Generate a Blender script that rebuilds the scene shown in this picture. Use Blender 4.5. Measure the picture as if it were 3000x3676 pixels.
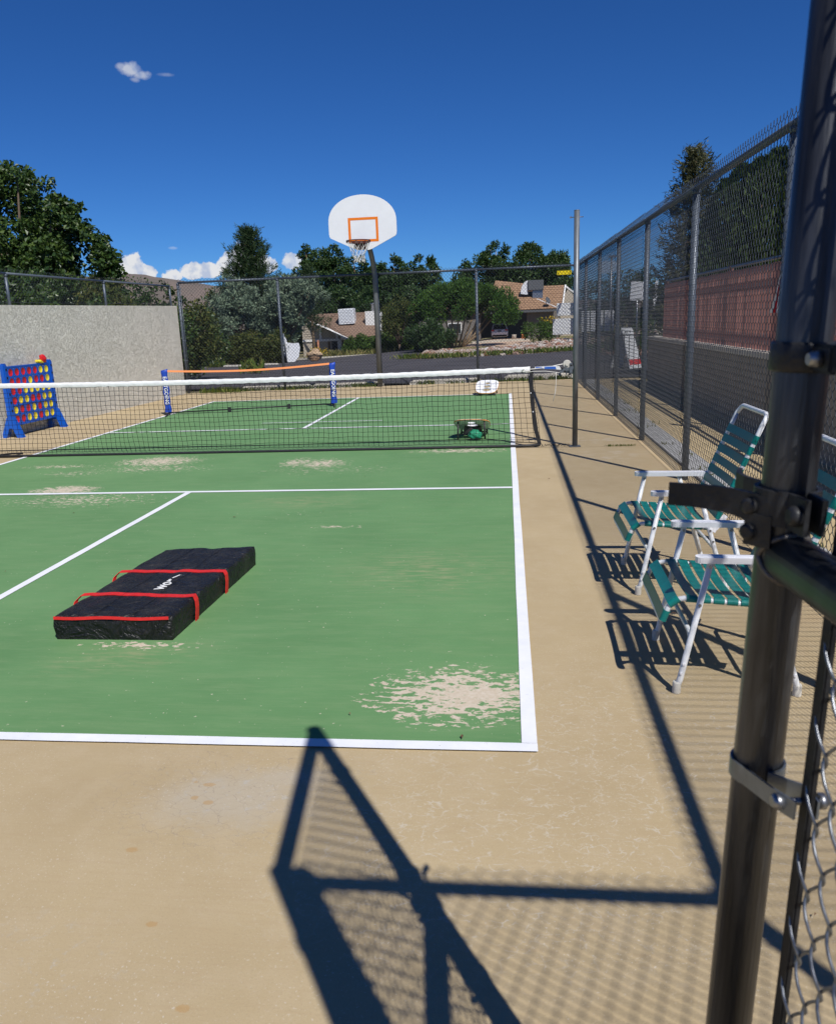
import bpy, bmesh, math, random
import numpy as np
from mathutils import Vector, Matrix, geometry

# ------------------------------------------------------------------ scene, camera, light
for o in list(bpy.data.objects):
    bpy.data.objects.remove(o)
S = bpy.context.scene
COL = S.collection
random.seed(7)
rng = np.random.default_rng(11)
R = math.radians

cd = bpy.data.cameras.new('camera')
cam = bpy.data.objects.new('camera', cd)
COL.objects.link(cam)
YAW, PITCH, ROLL = 0.1153, -0.2370, -0.0379
fw = Vector((-math.sin(YAW)*math.cos(PITCH), math.cos(YAW)*math.cos(PITCH), math.sin(PITCH)))
rt = Vector((math.cos(YAW), math.sin(YAW), 0))
up = rt.cross(fw)
r2 = rt*math.cos(ROLL) + up*math.sin(ROLL)
u2 = -rt*math.sin(ROLL) + up*math.cos(ROLL)
M = Matrix((r2, u2, -fw)).transposed().to_4x4()
M.translation = Vector((-0.0961, -9.2659, 1.5027))
cam.matrix_world = M
cd.sensor_fit = 'VERTICAL'
cd.sensor_height = 24.0
cd.lens = 24.0*2867.2/3676.0
cd.clip_start = 0.05
cd.clip_end = 9000
cd.dof.use_dof = True
cd.dof.focus_distance = 7.5
cd.dof.aperture_fstop = 6.0
S.camera = cam

SUN_TO = Vector((0.422, -0.674, 1.0)).normalized()      # towards the sun
sd = bpy.data.lights.new('sun', 'SUN')
sd.energy = 5.0
sd.angle = R(0.53)
sd.color = (1.0, 0.965, 0.92)
sun = bpy.data.objects.new('sun', sd)
COL.objects.link(sun)
sun.rotation_euler = SUN_TO.to_track_quat('Z', 'Y').to_euler()

W = bpy.data.worlds.new('World')
S.world = W
W.use_nodes = True
S.view_settings.view_transform = 'Standard'
S.view_settings.look = 'None'
S.view_settings.exposure = 0.0
S.view_settings.gamma = 1.0
S.view_settings.use_curve_mapping = False


def build_world():
    nt = W.node_tree
    nt.nodes.clear()
    N, L = nt.nodes.new, nt.links.new
    out = N('ShaderNodeOutputWorld')
    bg = N('ShaderNodeBackground')
    bg.inputs['Strength'].default_value = 0.071
    L(bg.outputs[0], out.inputs[0])
    sky = N('ShaderNodeTexSky')
    sky.sky_type = 'NISHITA'
    sky.sun_disc = False
    sky.sun_elevation = math.asin(SUN_TO.z)
    sky.sun_rotation = math.atan2(SUN_TO.x, SUN_TO.y)
    sky.altitude = 1700
    sky.air_density = 0.85
    sky.dust_density = 0.12
    sky.ozone_density = 3.5
    # the deep blue of a dry mountain sky
    hsv = N('ShaderNodeHueSaturation')
    hsv.inputs['Saturation'].default_value = 1.16
    hsv.inputs['Value'].default_value = 1.0
    tint = N('ShaderNodeMix')
    tint.data_type = 'RGBA'
    tint.blend_type = 'MULTIPLY'
    tint.inputs[0].default_value = 1.0
    tint.inputs[7].default_value = (.43, .785, 1.22, 1)
    L(sky.outputs[0], hsv.inputs['Color'])
    L(hsv.outputs[0], tint.inputs[6])
    tc = N('ShaderNodeTexCoord')
    sep = N('ShaderNodeSeparateXYZ')
    L(tc.outputs['Generated'], sep.inputs[0])

    def math_(op, a, b=None, c=None, clamp=False):
        n = N('ShaderNodeMath')
        n.operation = op
        n.use_clamp = clamp
        for i, v in enumerate((a, b, c)):
            if v is None:
                continue
            if isinstance(v, (int, float)):
                n.inputs[i].default_value = v
            else:
                L(v, n.inputs[i])
        return n.outputs[0]
    az = math_('MULTIPLY', math_('ARCTAN2', sep.outputs[0], sep.outputs[1]), 57.29578)
    el = math_('MULTIPLY', math_('ARCSINE', sep.outputs[2]), 57.29578)
    nz = N('ShaderNodeTexNoise')
    nz.inputs['Scale'].default_value = 55
    nz.inputs['Detail'].default_value = 5
    nz.inputs['Roughness'].default_value = 0.62
    L(tc.outputs['Generated'], nz.inputs['Vector'])
    nzc = math_('SUBTRACT', nz.outputs['Fac'], 0.5)
    # (azimuth, elevation, half width, half height, noise, edge, density)
    puffs = [(-25.6, 3.75, .75, .75, 1.6, .16, 1), (-24.9, 3.95, .8, .95, 1.6, .16, 1),
             (-24.1, 3.6, .7, .6, 1.6, .16, 1), (-26.3, 3.5, .8, .5, 1.6, .16, 1),
             (-22.4, 3.35, .8, .45, 1.6, .16, 1), (-21.2, 3.55, .9, .62, 1.6, .16, 1),
             (-20.0, 3.6, .9, .6, 1.6, .16, 1), (-18.8, 3.95, .9, .9, 1.6, .16, 1),
             (-17.8, 4.25, 1.0, 1.1, 1.6, .16, 1), (-16.4, 3.9, 1.1, .7, 1.6, .16, 1),
             (-14.6, 4.05, .8, .6, 1.6, .2, .9), (-20.7, 2.45, .6, .45, 1.6, .2, .8),
             (-22.2, 5.1, .35, .12, 1.2, .5, .25), (-22.6, 2.5, .5, .3, 1.4, .4, .35),
             (-23.6, 15.3, .78, .42, 1.6, .55, .62), (-23.05, 15.05, .62, .3, 1.6, .55, .55),
             (-24.15, 15.45, .4, .22, 1.6, .6, .4), (-23.4, 14.8, .4, .18, 1.6, .7, .3),
             (-21.55, 15.12, .55, .12, 1.5, .7, .2),
             (6.9, 2.9, .9, .5, 1.6, .3, .6),
             (-38, 4, 3.2, 1.2, 1.8, .16, 1), (-52, 5, 4, 1.5, 1.8, .16, 1), (38, 4, 4, 1.3, 1.8, .16, 1),
             (64, 5, 4, 1.6, 1.8, .16, 1), (-90, 5, 6, 1.8, 1.8, .16, 1), (120, 5, 6, 1.6, 1.8, .16, 1),
             (170, 5, 6, 1.5, 1.8, .16, 1), (-140, 5, 6, 1.7, 1.8, .16, 1)]
    total = None
    for a0, e0, wa, we, nk, edge, dens in puffs:
        u = math_('DIVIDE', math_('SUBTRACT', az, a0), wa)
        v = math_('DIVIDE', math_('SUBTRACT', el, e0), we)
        vlow = math_('MULTIPLY', math_('MINIMUM', v, 0.0), 1.25 if edge < .3 else 1.0)
        vv = math_('ADD', math_('MAXIMUM', v, 0.0), vlow)
        d = math_('SQRT', math_('ADD', math_('MULTIPLY', u, u), math_('MULTIPLY', vv, vv)))
        q = math_('ADD', math_('SUBTRACT', 1.0, d), math_('MULTIPLY', nzc, nk))
        m = math_('MULTIPLY', math_('DIVIDE', q, edge, clamp=True), dens)
        total = m if total is None else math_('MAXIMUM', total, m)
    # cloud colour: bright billows with bluish grey hollows and undersides
    nz2 = N('ShaderNodeTexNoise')
    nz2.inputs['Scale'].default_value = 90
    nz2.inputs['Detail'].default_value = 3
    L(tc.outputs['Generated'], nz2.inputs['Vector'])
    cr = N('ShaderNodeValToRGB')
    cr.color_ramp.elements[0].position = .36
    cr.color_ramp.elements[0].color = (6.6, 7.6, 9.8, 1)
    cr.color_ramp.elements[1].position = .58
    cr.color_ramp.elements[1].color = (10.6, 10.8, 11.2, 1)
    elb = math_('MULTIPLY_ADD', math_('SUBTRACT', el, 3.5), 0.10, nz2.outputs['Fac'])
    L(math_('MINIMUM', elb, nz2.outputs['Fac']), cr.inputs[0])
    mx = N('ShaderNodeMix')
    mx.data_type = 'RGBA'
    L(total, mx.inputs[0])
    L(tint.outputs[2], mx.inputs[6])
    L(cr.outputs[0], mx.inputs[7])
    L(mx.outputs[2], bg.inputs['Color'])


build_world()

# ------------------------------------------------------------------ helpers


def tag(o, label=None, cat=None, group=None, kind=None):
    if label:
        o['label'] = label
    if cat:
        o['category'] = cat
    if group:
        o['group'] = group
    if kind:
        o['kind'] = kind
    return o


def thing(name, label, cat, loc=(0, 0, 0), rz=0.0, group=None):
    o = bpy.data.objects.new(name, None)
    o.empty_display_size = .1
    COL.objects.link(o)
    o.location = loc
    o.rotation_euler = (0, 0, rz)
    return tag(o, label, cat, group)


def link(name, me, m=None, parent=None, world=False):
    o = bpy.data.objects.new(name, me)
    COL.objects.link(o)
    if m is not None and not me.materials:
        me.materials.append(m)
    if parent is not None:
        o.parent = parent
        if world:
            loc = Vector(parent.location)
            q = parent
            while q.parent:
                q = q.parent
                loc += q.location
            o.location = -loc
    return o


def copy_tree(o, parent=None):
    c = o.copy()
    COL.objects.link(c)
    if parent is not None:
        c.parent = parent
    for ch in list(o.children):
        copy_tree(ch, c)
    return c


def frame(d):
    d = d.normalized()
    a = Vector((0, 0, 1)) if abs(d.z) < .9 else Vector((0, 1, 0))
    x = a.cross(d).normalized()
    return x, d.cross(x)


class MB:
    def __init__(s):
        s.v, s.f, s.sm = [], [], []

    def add(s, vs, fs, smooth=False):
        b = len(s.v)
        s.v += [tuple(x) for x in vs]
        s.f += [tuple(b+i for i in f) for f in fs]
        s.sm += [smooth]*len(fs)
        return s

    def box(s, c, d, rot=None, bev=0):
        hx, hy, hz = d[0]/2, d[1]/2, d[2]/2
        if bev <= 0:
            vs = [Vector((x, y, z)) for x in (-hx, hx) for y in (-hy, hy) for z in (-hz, hz)]
            fs = [(0, 1, 3, 2), (4, 6, 7, 5), (0, 4, 5, 1), (2, 3, 7, 6), (0, 2, 6, 4), (1, 5, 7, 3)]
        else:
            bm = bmesh.new()
            bmesh.ops.create_cube(bm, size=1)
            for v in bm.verts:
                v.co = Vector((v.co.x*d[0], v.co.y*d[1], v.co.z*d[2]))
            bmesh.ops.bevel(bm, geom=list(bm.edges), offset=bev, segments=2, affect='EDGES')
            bm.verts.index_update()
            vs = [v.co.copy() for v in bm.verts]
            fs = [[v.index for v in f.verts] for f in bm.faces]
            bm.free()
        if rot is not None:
            vs = [rot @ v for v in vs]
        c = Vector(c)
        return s.add([v+c for v in vs], fs)

    def tube(s, pts, r, n=8, caps=True, smooth=True):
        pts = [Vector(p) for p in pts]
        rs = r if isinstance(r, (list, tuple)) else [r]*len(pts)
        vs, fs = [], []
        x = None
        for i, p in enumerate(pts):
            if i == 0:
                d = pts[1]-p
            elif i == len(pts)-1:
                d = p-pts[i-1]
            else:
                d = (pts[i+1]-p).normalized()+(p-pts[i-1]).normalized()
            d = d.normalized()
            if x is None:
                x, y = frame(d)
            else:
                x = (x-d*x.dot(d)).normalized()
                y = d.cross(x)
            for k in range(n):
                a = 2*math.pi*k/n
                vs.append(p+(x*math.cos(a)+y*math.sin(a))*rs[i])
        for i in range(len(pts)-1):
            for k in range(n):
                k2 = (k+1) % n
                fs.append((i*n+k, i*n+k2, (i+1)*n+k2, (i+1)*n+k))
        s.add(vs, fs, smooth)
        if caps:
            b = len(s.v)-len(vs)
            s.f += [tuple(b+k for k in reversed(range(n))), tuple(b+(len(pts)-1)*n+k for k in range(n))]
            s.sm += [False, False]
        return s

    def lathe(s, c, prof, n=16, smooth=True, axis=None):
        # prof: list of (radius, height)
        vs, fs = [], []
        c = Vector(c)
        q = Vector(axis).to_track_quat('Z', 'Y') if axis is not None else None
        for r, h in prof:
            for k in range(n):
                a = 2*math.pi*k/n
                v = Vector((r*math.cos(a), r*math.sin(a), h))
                vs.append((q @ v if q else v)+c)
        for i in range(len(prof)-1):
            for k in range(n):
                k2 = (k+1) % n
                fs.append((i*n+k, i*n+k2, (i+1)*n+k2, (i+1)*n+k))
        s.add(vs, fs, smooth)
        b = len(s.v)-len(vs)
        s.f += [tuple(b+k for k in reversed(range(n))), tuple(b+(len(prof)-1)*n+k for k in range(n))]
        s.sm += [False, False]
        return s

    def prism(s, poly, ext, smooth=False):
        # poly: planar list of 3D points, ext: extrusion vector
        n = len(poly)
        poly = [Vector(p) for p in poly]
        e = Vector(ext)
        vs = poly+[p+e for p in poly]
        fs = [tuple(range(n)), tuple(reversed(range(n, 2*n)))]
        fs += [(i, n+i, n+(i+1) % n, (i+1) % n) for i in range(n)]
        return s.add(vs, fs, smooth)

    def quad(s, a, b, c, d):
        return s.add([a, b, c, d], [(0, 1, 2, 3)])

    def strip(s, pts, w, t, updir=None, smooth=True):
        """flat band: pts centre line, w vectors (half width), thickness t along normal"""
        pts = [Vector(p) for p in pts]
        n = len(pts)
        vs, fs = [], []
        for i, p in enumerate(pts):
            d = (pts[min(i+1, n-1)]-pts[max(i-1, 0)]).normalized()
            ww = w[i] if isinstance(w, list) else Vector(w)
            nn = d.cross(ww).normalized()*(t/2)
            vs += [p-ww-nn, p+ww-nn, p+ww+nn, p-ww+nn]
        for i in range(n-1):
            for k in range(4):
                k2 = (k+1) % 4
                fs.append((i*4+k, i*4+k2, (i+1)*4+k2, (i+1)*4+k))
        fs += [(3, 2, 1, 0), tuple((n-1)*4+k for k in range(4))]
        return s.add(vs, fs, False)

    def mesh(s, name):
        me = bpy.data.meshes.new(name)
        me.from_pydata(s.v, [], s.f)
        me.polygons.foreach_set('use_smooth', s.sm)
        me.update()
        bm = bmesh.new()
        bm.from_mesh(me)
        bmesh.ops.recalc_face_normals(bm, faces=bm.faces)
        bm.to_mesh(me)
        bm.free()
        return me

    def build(s, name, m, parent=None, world=False):
        return link(name, s.mesh(name), m, parent, world)


def np_mesh(name, V, F, smooth=False):
    me = bpy.data.meshes.new(name)
    k = F.shape[1]
    me.vertices.add(len(V))
    me.vertices.foreach_set('co', np.ascontiguousarray(V, np.float32).ravel())
    me.loops.add(F.size)
    me.loops.foreach_set('vertex_index', np.ascontiguousarray(F, np.int32).ravel())
    me.polygons.add(len(F))
    me.polygons.foreach_set('loop_start', np.arange(0, F.size, k, dtype=np.int32))
    me.polygons.foreach_set('use_smooth', np.full(len(F), smooth))
    me.update(calc_edges=True)
    return me


def np_tubes(P, r, n=3):
    """P: (paths, points, 3) -> verts, quads"""
    P = np.asarray(P, float)
    T = np.empty_like(P)
    T[:, 1:-1] = P[:, 2:]-P[:, :-2]
    T[:, 0] = P[:, 1]-P[:, 0]
    T[:, -1] = P[:, -1]-P[:, -2]
    T /= np.linalg.norm(T, axis=-1, keepdims=True)+1e-12
    ref = np.array([0.31, 0.93, 0.19])
    X = np.cross(T, ref)
    X /= np.linalg.norm(X, axis=-1, keepdims=True)+1e-12
    Y = np.cross(T, X)
    a = np.arange(n)*2*np.pi/n
    V = P[:, :, None, :]+r*(X[:, :, None, :]*np.cos(a)[:, None]+Y[:, :, None, :]*np.sin(a)[:, None])
    p, m = P.shape[:2]
    idx = np.arange(p*m*n).reshape(p, m, n)
    A = idx[:, :-1]
    B = idx[:, 1:]
    F = np.stack([A, np.roll(A, -1, 2), np.roll(B, -1, 2), B], -1).reshape(-1, 4)
    return V.reshape(-1, 3), F


def text_mesh(txt, size, extrude=.0006, bold=0.0, spacing=1.0):
    c = bpy.data.curves.new('lettering', 'FONT')
    c.body = txt
    c.size = size
    c.extrude = extrude
    c.offset = bold
    c.space_character = spacing
    c.align_x = 'CENTER'
    c.align_y = 'CENTER'
    c.resolution_u = 3
    o = bpy.data.objects.new('lettering', c)
    COL.objects.link(o)
    dg = bpy.context.evaluated_depsgraph_get()
    me = bpy.data.meshes.new_from_object(o.evaluated_get(dg))
    bpy.data.objects.remove(o)
    bpy.data.curves.remove(c)
    me.materials.clear()
    return me


# ------------------------------------------------------------------ materials

def mat(name, col, rough=.6, spec=.3, metal=0.0, var=0.0, vscale=8.0, bump=0.0, bscale=60.0, col2=None, stretch=None,
        trans=0.0, coat=0.0):
    m = bpy.data.materials.new(name)
    m.use_nodes = True
    nt = m.node_tree
    b = nt.nodes['Principled BSDF']
    b.inputs['Base Color'].default_value = (*col, 1)
    b.inputs['Roughness'].default_value = rough
    b.inputs['Specular IOR Level'].default_value = spec
    b.inputs['Metallic'].default_value = metal
    if coat:
        b.inputs['Coat Weight'].default_value = coat
    if var or bump or col2:
        tc = nt.nodes.new('ShaderNodeTexCoord')
        src = tc.outputs['Object']
        if stretch:
            mp = nt.nodes.new('ShaderNodeMapping')
            mp.inputs['Scale'].default_value = stretch
            nt.links.new(src, mp.inputs[0])
            src = mp.outputs[0]
        n = nt.nodes.new('ShaderNodeTexNoise')
        n.inputs['Scale'].default_value = vscale
        n.inputs['Detail'].default_value = 6
        n.inputs['Roughness'].default_value = .65
        nt.links.new(src, n.inputs['Vector'])
        if var or col2:
            r = nt.nodes.new('ShaderNodeValToRGB')
            r.color_ramp.elements[0].position = .3
            r.color_ramp.elements[1].position = .7
            c2 = col2 if col2 else tuple(min(1, c*(1+var)) for c in col)
            c1 = col if col2 else tuple(c*(1-var) for c in col)
            r.color_ramp.elements[0].color = (*c1, 1)
            r.color_ramp.elements[1].color = (*c2, 1)
            nt.links.new(n.outputs['Fac'], r.inputs[0])
            nt.links.new(r.outputs[0], b.inputs['Base Color'])
            rr = nt.nodes.new('ShaderNodeMapRange')
            rr.inputs[3].default_value = max(0, rough-.08)
            rr.inputs[4].default_value = min(1, rough+.08)
            nt.links.new(n.outputs['Fac'], rr.inputs[0])
            nt.links.new(rr.outputs[0], b.inputs['Roughness'])
        if bump:
            n2 = nt.nodes.new('ShaderNodeTexNoise')
            n2.inputs['Scale'].default_value = bscale
            n2.inputs['Detail'].default_value = 4
            nt.links.new(src, n2.inputs['Vector'])
            bp = nt.nodes.new('ShaderNodeBump')
            bp.inputs['Strength'].default_value = bump
            bp.inputs['Distance'].default_value = .01
            nt.links.new(n2.outputs['Fac'], bp.inputs['Height'])
            nt.links.new(bp.outputs[0], b.inputs['Normal'])
    return m


def leaf_mat(name, c1, c2, c3, rough=.55, spec=.25, transl=.25):
    m = bpy.data.materials.new(name)
    m.use_nodes = True
    nt = m.node_tree
    b = nt.nodes['Principled BSDF']
    g = nt.nodes.new('ShaderNodeNewGeometry')
    r = nt.nodes.new('ShaderNodeValToRGB')
    e = r.color_ramp.elements
    e[0].position = 0
    e[0].color = (*c1, 1)
    e[1].position = 1
    e[1].color = (*c3, 1)
    k = e.new(.55)
    k.color = (*c2, 1)
    nt.links.new(g.outputs['Random Per Island'], r.inputs[0])
    nt.links.new(r.outputs[0], b.inputs['Base Color'])
    b.inputs['Roughness'].default_value = rough
    b.inputs['Specular IOR Level'].default_value = spec
    t = nt.nodes.new('ShaderNodeBsdfTranslucent')
    nt.links.new(r.outputs[0], t.inputs['Color'])
    mx = nt.nodes.new('ShaderNodeMixShader')
    mx.inputs[0].default_value = transl
    nt.links.new(b.outputs[0], mx.inputs[1])
    nt.links.new(t.outputs[0], mx.inputs[2])
    out = nt.nodes['Material Output']
    nt.links.new(mx.outputs[0], out.inputs[0])
    return m


class NT:
    """small node-building helper for the court materials"""
    def __init__(s, name):
        s.m = bpy.data.materials.new(name)
        s.m.use_nodes = True
        s.nt = s.m.node_tree
        s.b = s.nt.nodes['Principled BSDF']
        tc = s.nt.nodes.new('ShaderNodeTexCoord')
        s.P = tc.outputs['Object']

    def mapping(s, scale=(1, 1, 1), loc=(0, 0, 0), rot=(0, 0, 0), src=None):
        n = s.nt.nodes.new('ShaderNodeMapping')
        n.inputs['Scale'].default_value = scale
        n.inputs['Location'].default_value = loc
        n.inputs['Rotation'].default_value = rot
        s.nt.links.new(src or s.P, n.inputs[0])
        return n.outputs[0]

    def noise(s, scale, detail=5, rough=.6, src=None, dist=0):
        n = s.nt.nodes.new('ShaderNodeTexNoise')
        n.inputs['Scale'].default_value = scale
        n.inputs['Detail'].default_value = detail
        n.inputs['Roughness'].default_value = rough
        n.inputs['Distortion'].default_value = dist
        s.nt.links.new(src or s.P, n.inputs['Vector'])
        return n.outputs['Fac']

    def voro_edge(s, scale, src=None):
        n = s.nt.nodes.new('ShaderNodeTexVoronoi')
        n.feature = 'DISTANCE_TO_EDGE'
        n.inputs['Scale'].default_value = scale
        s.nt.links.new(src or s.P, n.inputs['Vector'])
        return n.outputs['Distance']

    def math(s, op, a, b=None, c=None, clamp=False):
        n = s.nt.nodes.new('ShaderNodeMath')
        n.operation = op
        n.use_clamp = clamp
        for i, v in enumerate((a, b, c)):
            if v is None:
                continue
            if isinstance(v, (int, float)):
                n.inputs[i].default_value = v
            else:
                s.nt.links.new(v, n.inputs[i])
        return n.outputs[0]

    def ramp(s, x, lo, hi):
        n = s.nt.nodes.new('ShaderNodeMapRange')
        n.inputs[1].default_value = lo
        n.inputs[2].default_value = hi
        s.nt.links.new(x, n.inputs[0])
        return n.outputs[0]

    def mix(s, f, a, b):
        n = s.nt.nodes.new('ShaderNodeMix')
        n.data_type = 'RGBA'
        for i, v in ((0, f), (6, a), (7, b)):
            if isinstance(v, (int, float)):
                n.inputs[i].default_value = v
            elif isinstance(v, tuple):
                n.inputs[i].default_value = (*v, 1)
            else:
                s.nt.links.new(v, n.inputs[i])
        return n.outputs[2]

    def blob(s, cx, cy, rx, ry, rot=0):
        """1 at the centre falling to 0 at the rim of an ellipse on the ground"""
        v = s.mapping(loc=(-cx, -cy, 0))
        v = s.mapping(rot=(0, 0, -rot), src=v)
        v = s.mapping(scale=(1/rx, 1/ry, 0), src=v)
        n = s.nt.nodes.new('ShaderNodeVectorMath')
        n.operation = 'LENGTH'
        s.nt.links.new(v, n.inputs[0])
        return s.math('SUBTRACT', 1.0, n.outputs['Value'], clamp=True)

    def bump(s, h, strength, dist=.01):
        n = s.nt.nodes.new('ShaderNodeBump')
        n.inputs['Strength'].default_value = strength
        n.inputs['Distance'].default_value = dist
        s.nt.links.new(h, n.inputs['Height'])
        s.nt.links.new(n.outputs[0], s.b.inputs['Normal'])

    def done(s, col, rough=.75, spec=.3):
        s.nt.links.new(col, s.b.inputs['Base Color'])
        s.b.inputs['Roughness'].default_value = rough
        s.b.inputs['Specular IOR Level'].default_value = spec
        return s.m


def mat_tan():
    t = NT('tan_court_paint')
    big = t.noise(.9, 4, .6)
    mid = t.noise(7, 6, .7)
    fine = t.noise(160, 3, .7)
    col = t.mix(t.ramp(big, .3, .7), (.385, .298, .172), (.455, .360, .214))
    col = t.mix(t.math('MULTIPLY', t.ramp(mid, .45, .75), .35), col, (.50, .41, .28))
    col = t.mix(t.math('MULTIPLY', t.ramp(fine, .52, .75), .35), col, (.29, .22, .135))
    # faint brush streaks along X
    st = t.noise(9, 3, .6, t.mapping(scale=(.6, 7, 1)))
    col = t.mix(t.math('MULTIPLY', t.ramp(st, .5, .8), .3), col, (.37, .265, .155))
    # worn grey zone left of the corner
    g = t.math('MAXIMUM', t.blob(-1.0, -7.02, .42, .26), t.blob(-.85, -6.9, .2, .12))
    g = t.math('MULTIPLY', t.ramp(t.math('MULTIPLY_ADD', t.noise(9, 5, .7), .9, g), .62, 1.15), .6)
    col = t.mix(g, col, (.42, .375, .30))
    g2 = t.math('MULTIPLY', t.ramp(t.noise(22, 5, .75), .56, .7), t.math('ADD', t.blob(-1.0, -7.0, .5, .3), t.blob(-1.25, -7.75, .35, .25)))
    col = t.mix(t.math('MULTIPLY', g2, .7), col, (.40, .40, .385))
    # hairline crazing, pale where the paint lifted
    warp = t.nt.nodes.new('ShaderNodeVectorMath')
    warp.operation = 'ADD'
    nw = t.nt.nodes.new('ShaderNodeTexNoise')
    nw.inputs['Scale'].default_value = 14
    nw.inputs['Detail'].default_value = 5
    t.nt.links.new(t.P, nw.inputs['Vector'])
    sc = t.nt.nodes.new('ShaderNodeVectorMath')
    sc.operation = 'SCALE'
    sc.inputs['Scale'].default_value = .07
    t.nt.links.new(nw.outputs['Color'], sc.inputs[0])
    t.nt.links.new(t.P, warp.inputs[0])
    t.nt.links.new(sc.outputs[0], warp.inputs[1])
    e1 = t.voro_edge(7.5, t.mapping(scale=(.9, 1.35, 1), src=warp.outputs[0]))
    e2 = t.voro_edge(19, t.mapping(scale=(.7, 1.5, 1), src=warp.outputs[0]))
    zone = t.math('MAXIMUM', t.blob(.35, -6.75, 1.25, 1.1), t.math('MULTIPLY', t.blob(-.1, -7.2, 1.1, .7), .95))
    zone = t.ramp(t.math('MULTIPLY_ADD', t.noise(4, 4, .6), .7, zone), .45, .95)
    brk = t.ramp(t.noise(45, 4, .75), .48, .60)
    c1 = t.math('MULTIPLY', t.ramp(e1, .022, .004), t.math('MULTIPLY', brk, zone))
    c2 = t.math('MULTIPLY', t.ramp(e2, .045, .012), t.math('MULTIPLY', t.ramp(t.noise(20, 4, .75), .47, .6), zone))
    col = t.mix(t.math('MULTIPLY', t.math('MAXIMUM', c1, c2), .62), col, (.53, .49, .41))
    zone2 = t.blob(-1.0, -7.0, .6, .4)
    c3 = t.math('MULTIPLY', t.math('LESS_THAN', e2, .010), t.ramp(zone2, .05, .4))
    col = t.mix(t.math('MULTIPLY', c3, .6), col, (.27, .22, .17))
    # specks of lifted paint
    sp = t.math('MULTIPLY', t.ramp(t.noise(120, 3, .65), .62, .66), t.ramp(t.noise(3, 3), .35, .6))
    col = t.mix(t.math('MULTIPLY', sp, .75), col, (.58, .53, .44))
    # brown drips and old stains
    for x, y, rx, ry in ((-1.108, -6.953, .022, .012), (-1.129, -7.03, .014, .012), (-1.074, -7.054, .018, .013),
                         (-1.217, -7.3, .02, .013), (-1.027, -7.589, .017, .011), (-.842, -7.838, .018, .012), (-1.16, -6.94, .007, .005)):
        b = t.ramp(t.math('MULTIPLY_ADD', t.noise(110, 4, .7), .9, t.blob(x, y, rx*1.15, ry*1.15)), .56, .74)
        b = t.math('MULTIPLY', b, t.math('GREATER_THAN', t.blob(x, y, rx*1.15, ry*1.15), .02))
        col = t.mix(t.math('MULTIPLY', b, .5), col, (.40, .235, .08))
    # rusty, dusty band along the right fence and the construction joint at the net
    dust = t.math('MULTIPLY', t.ramp(t.noise(6, 5, .7), .4, .7), t.ramp(t.math('ABSOLUTE', t.math('SUBTRACT', sepx(t), 1.42)), .35, .02))
    col = t.mix(t.math('MULTIPLY', dust, .35), col, (.46, .30, .15))
    pale = t.math('MULTIPLY', t.ramp(t.noise(5, 5, .7, t.mapping(scale=(1, 2.2, 1))), .5, .7), t.math('MAXIMUM', t.blob(1.0, -.6, .45, .5), t.blob(.95, .5, .5, .4)))
    col = t.mix(t.math('MULTIPLY', pale, .9), col, (.55, .50, .43))
    t.bump(t.math('ADD', t.math('MULTIPLY', fine, .8), t.math('MULTIPLY', t.noise(420, 2, .6), .7)), .32, .004)
    return t.done(col, .82, .25)


def sepx(t):
    n = t.nt.nodes.new('ShaderNodeSeparateXYZ')
    t.nt.links.new(t.P, n.inputs[0])
    return n.outputs[0]


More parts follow.
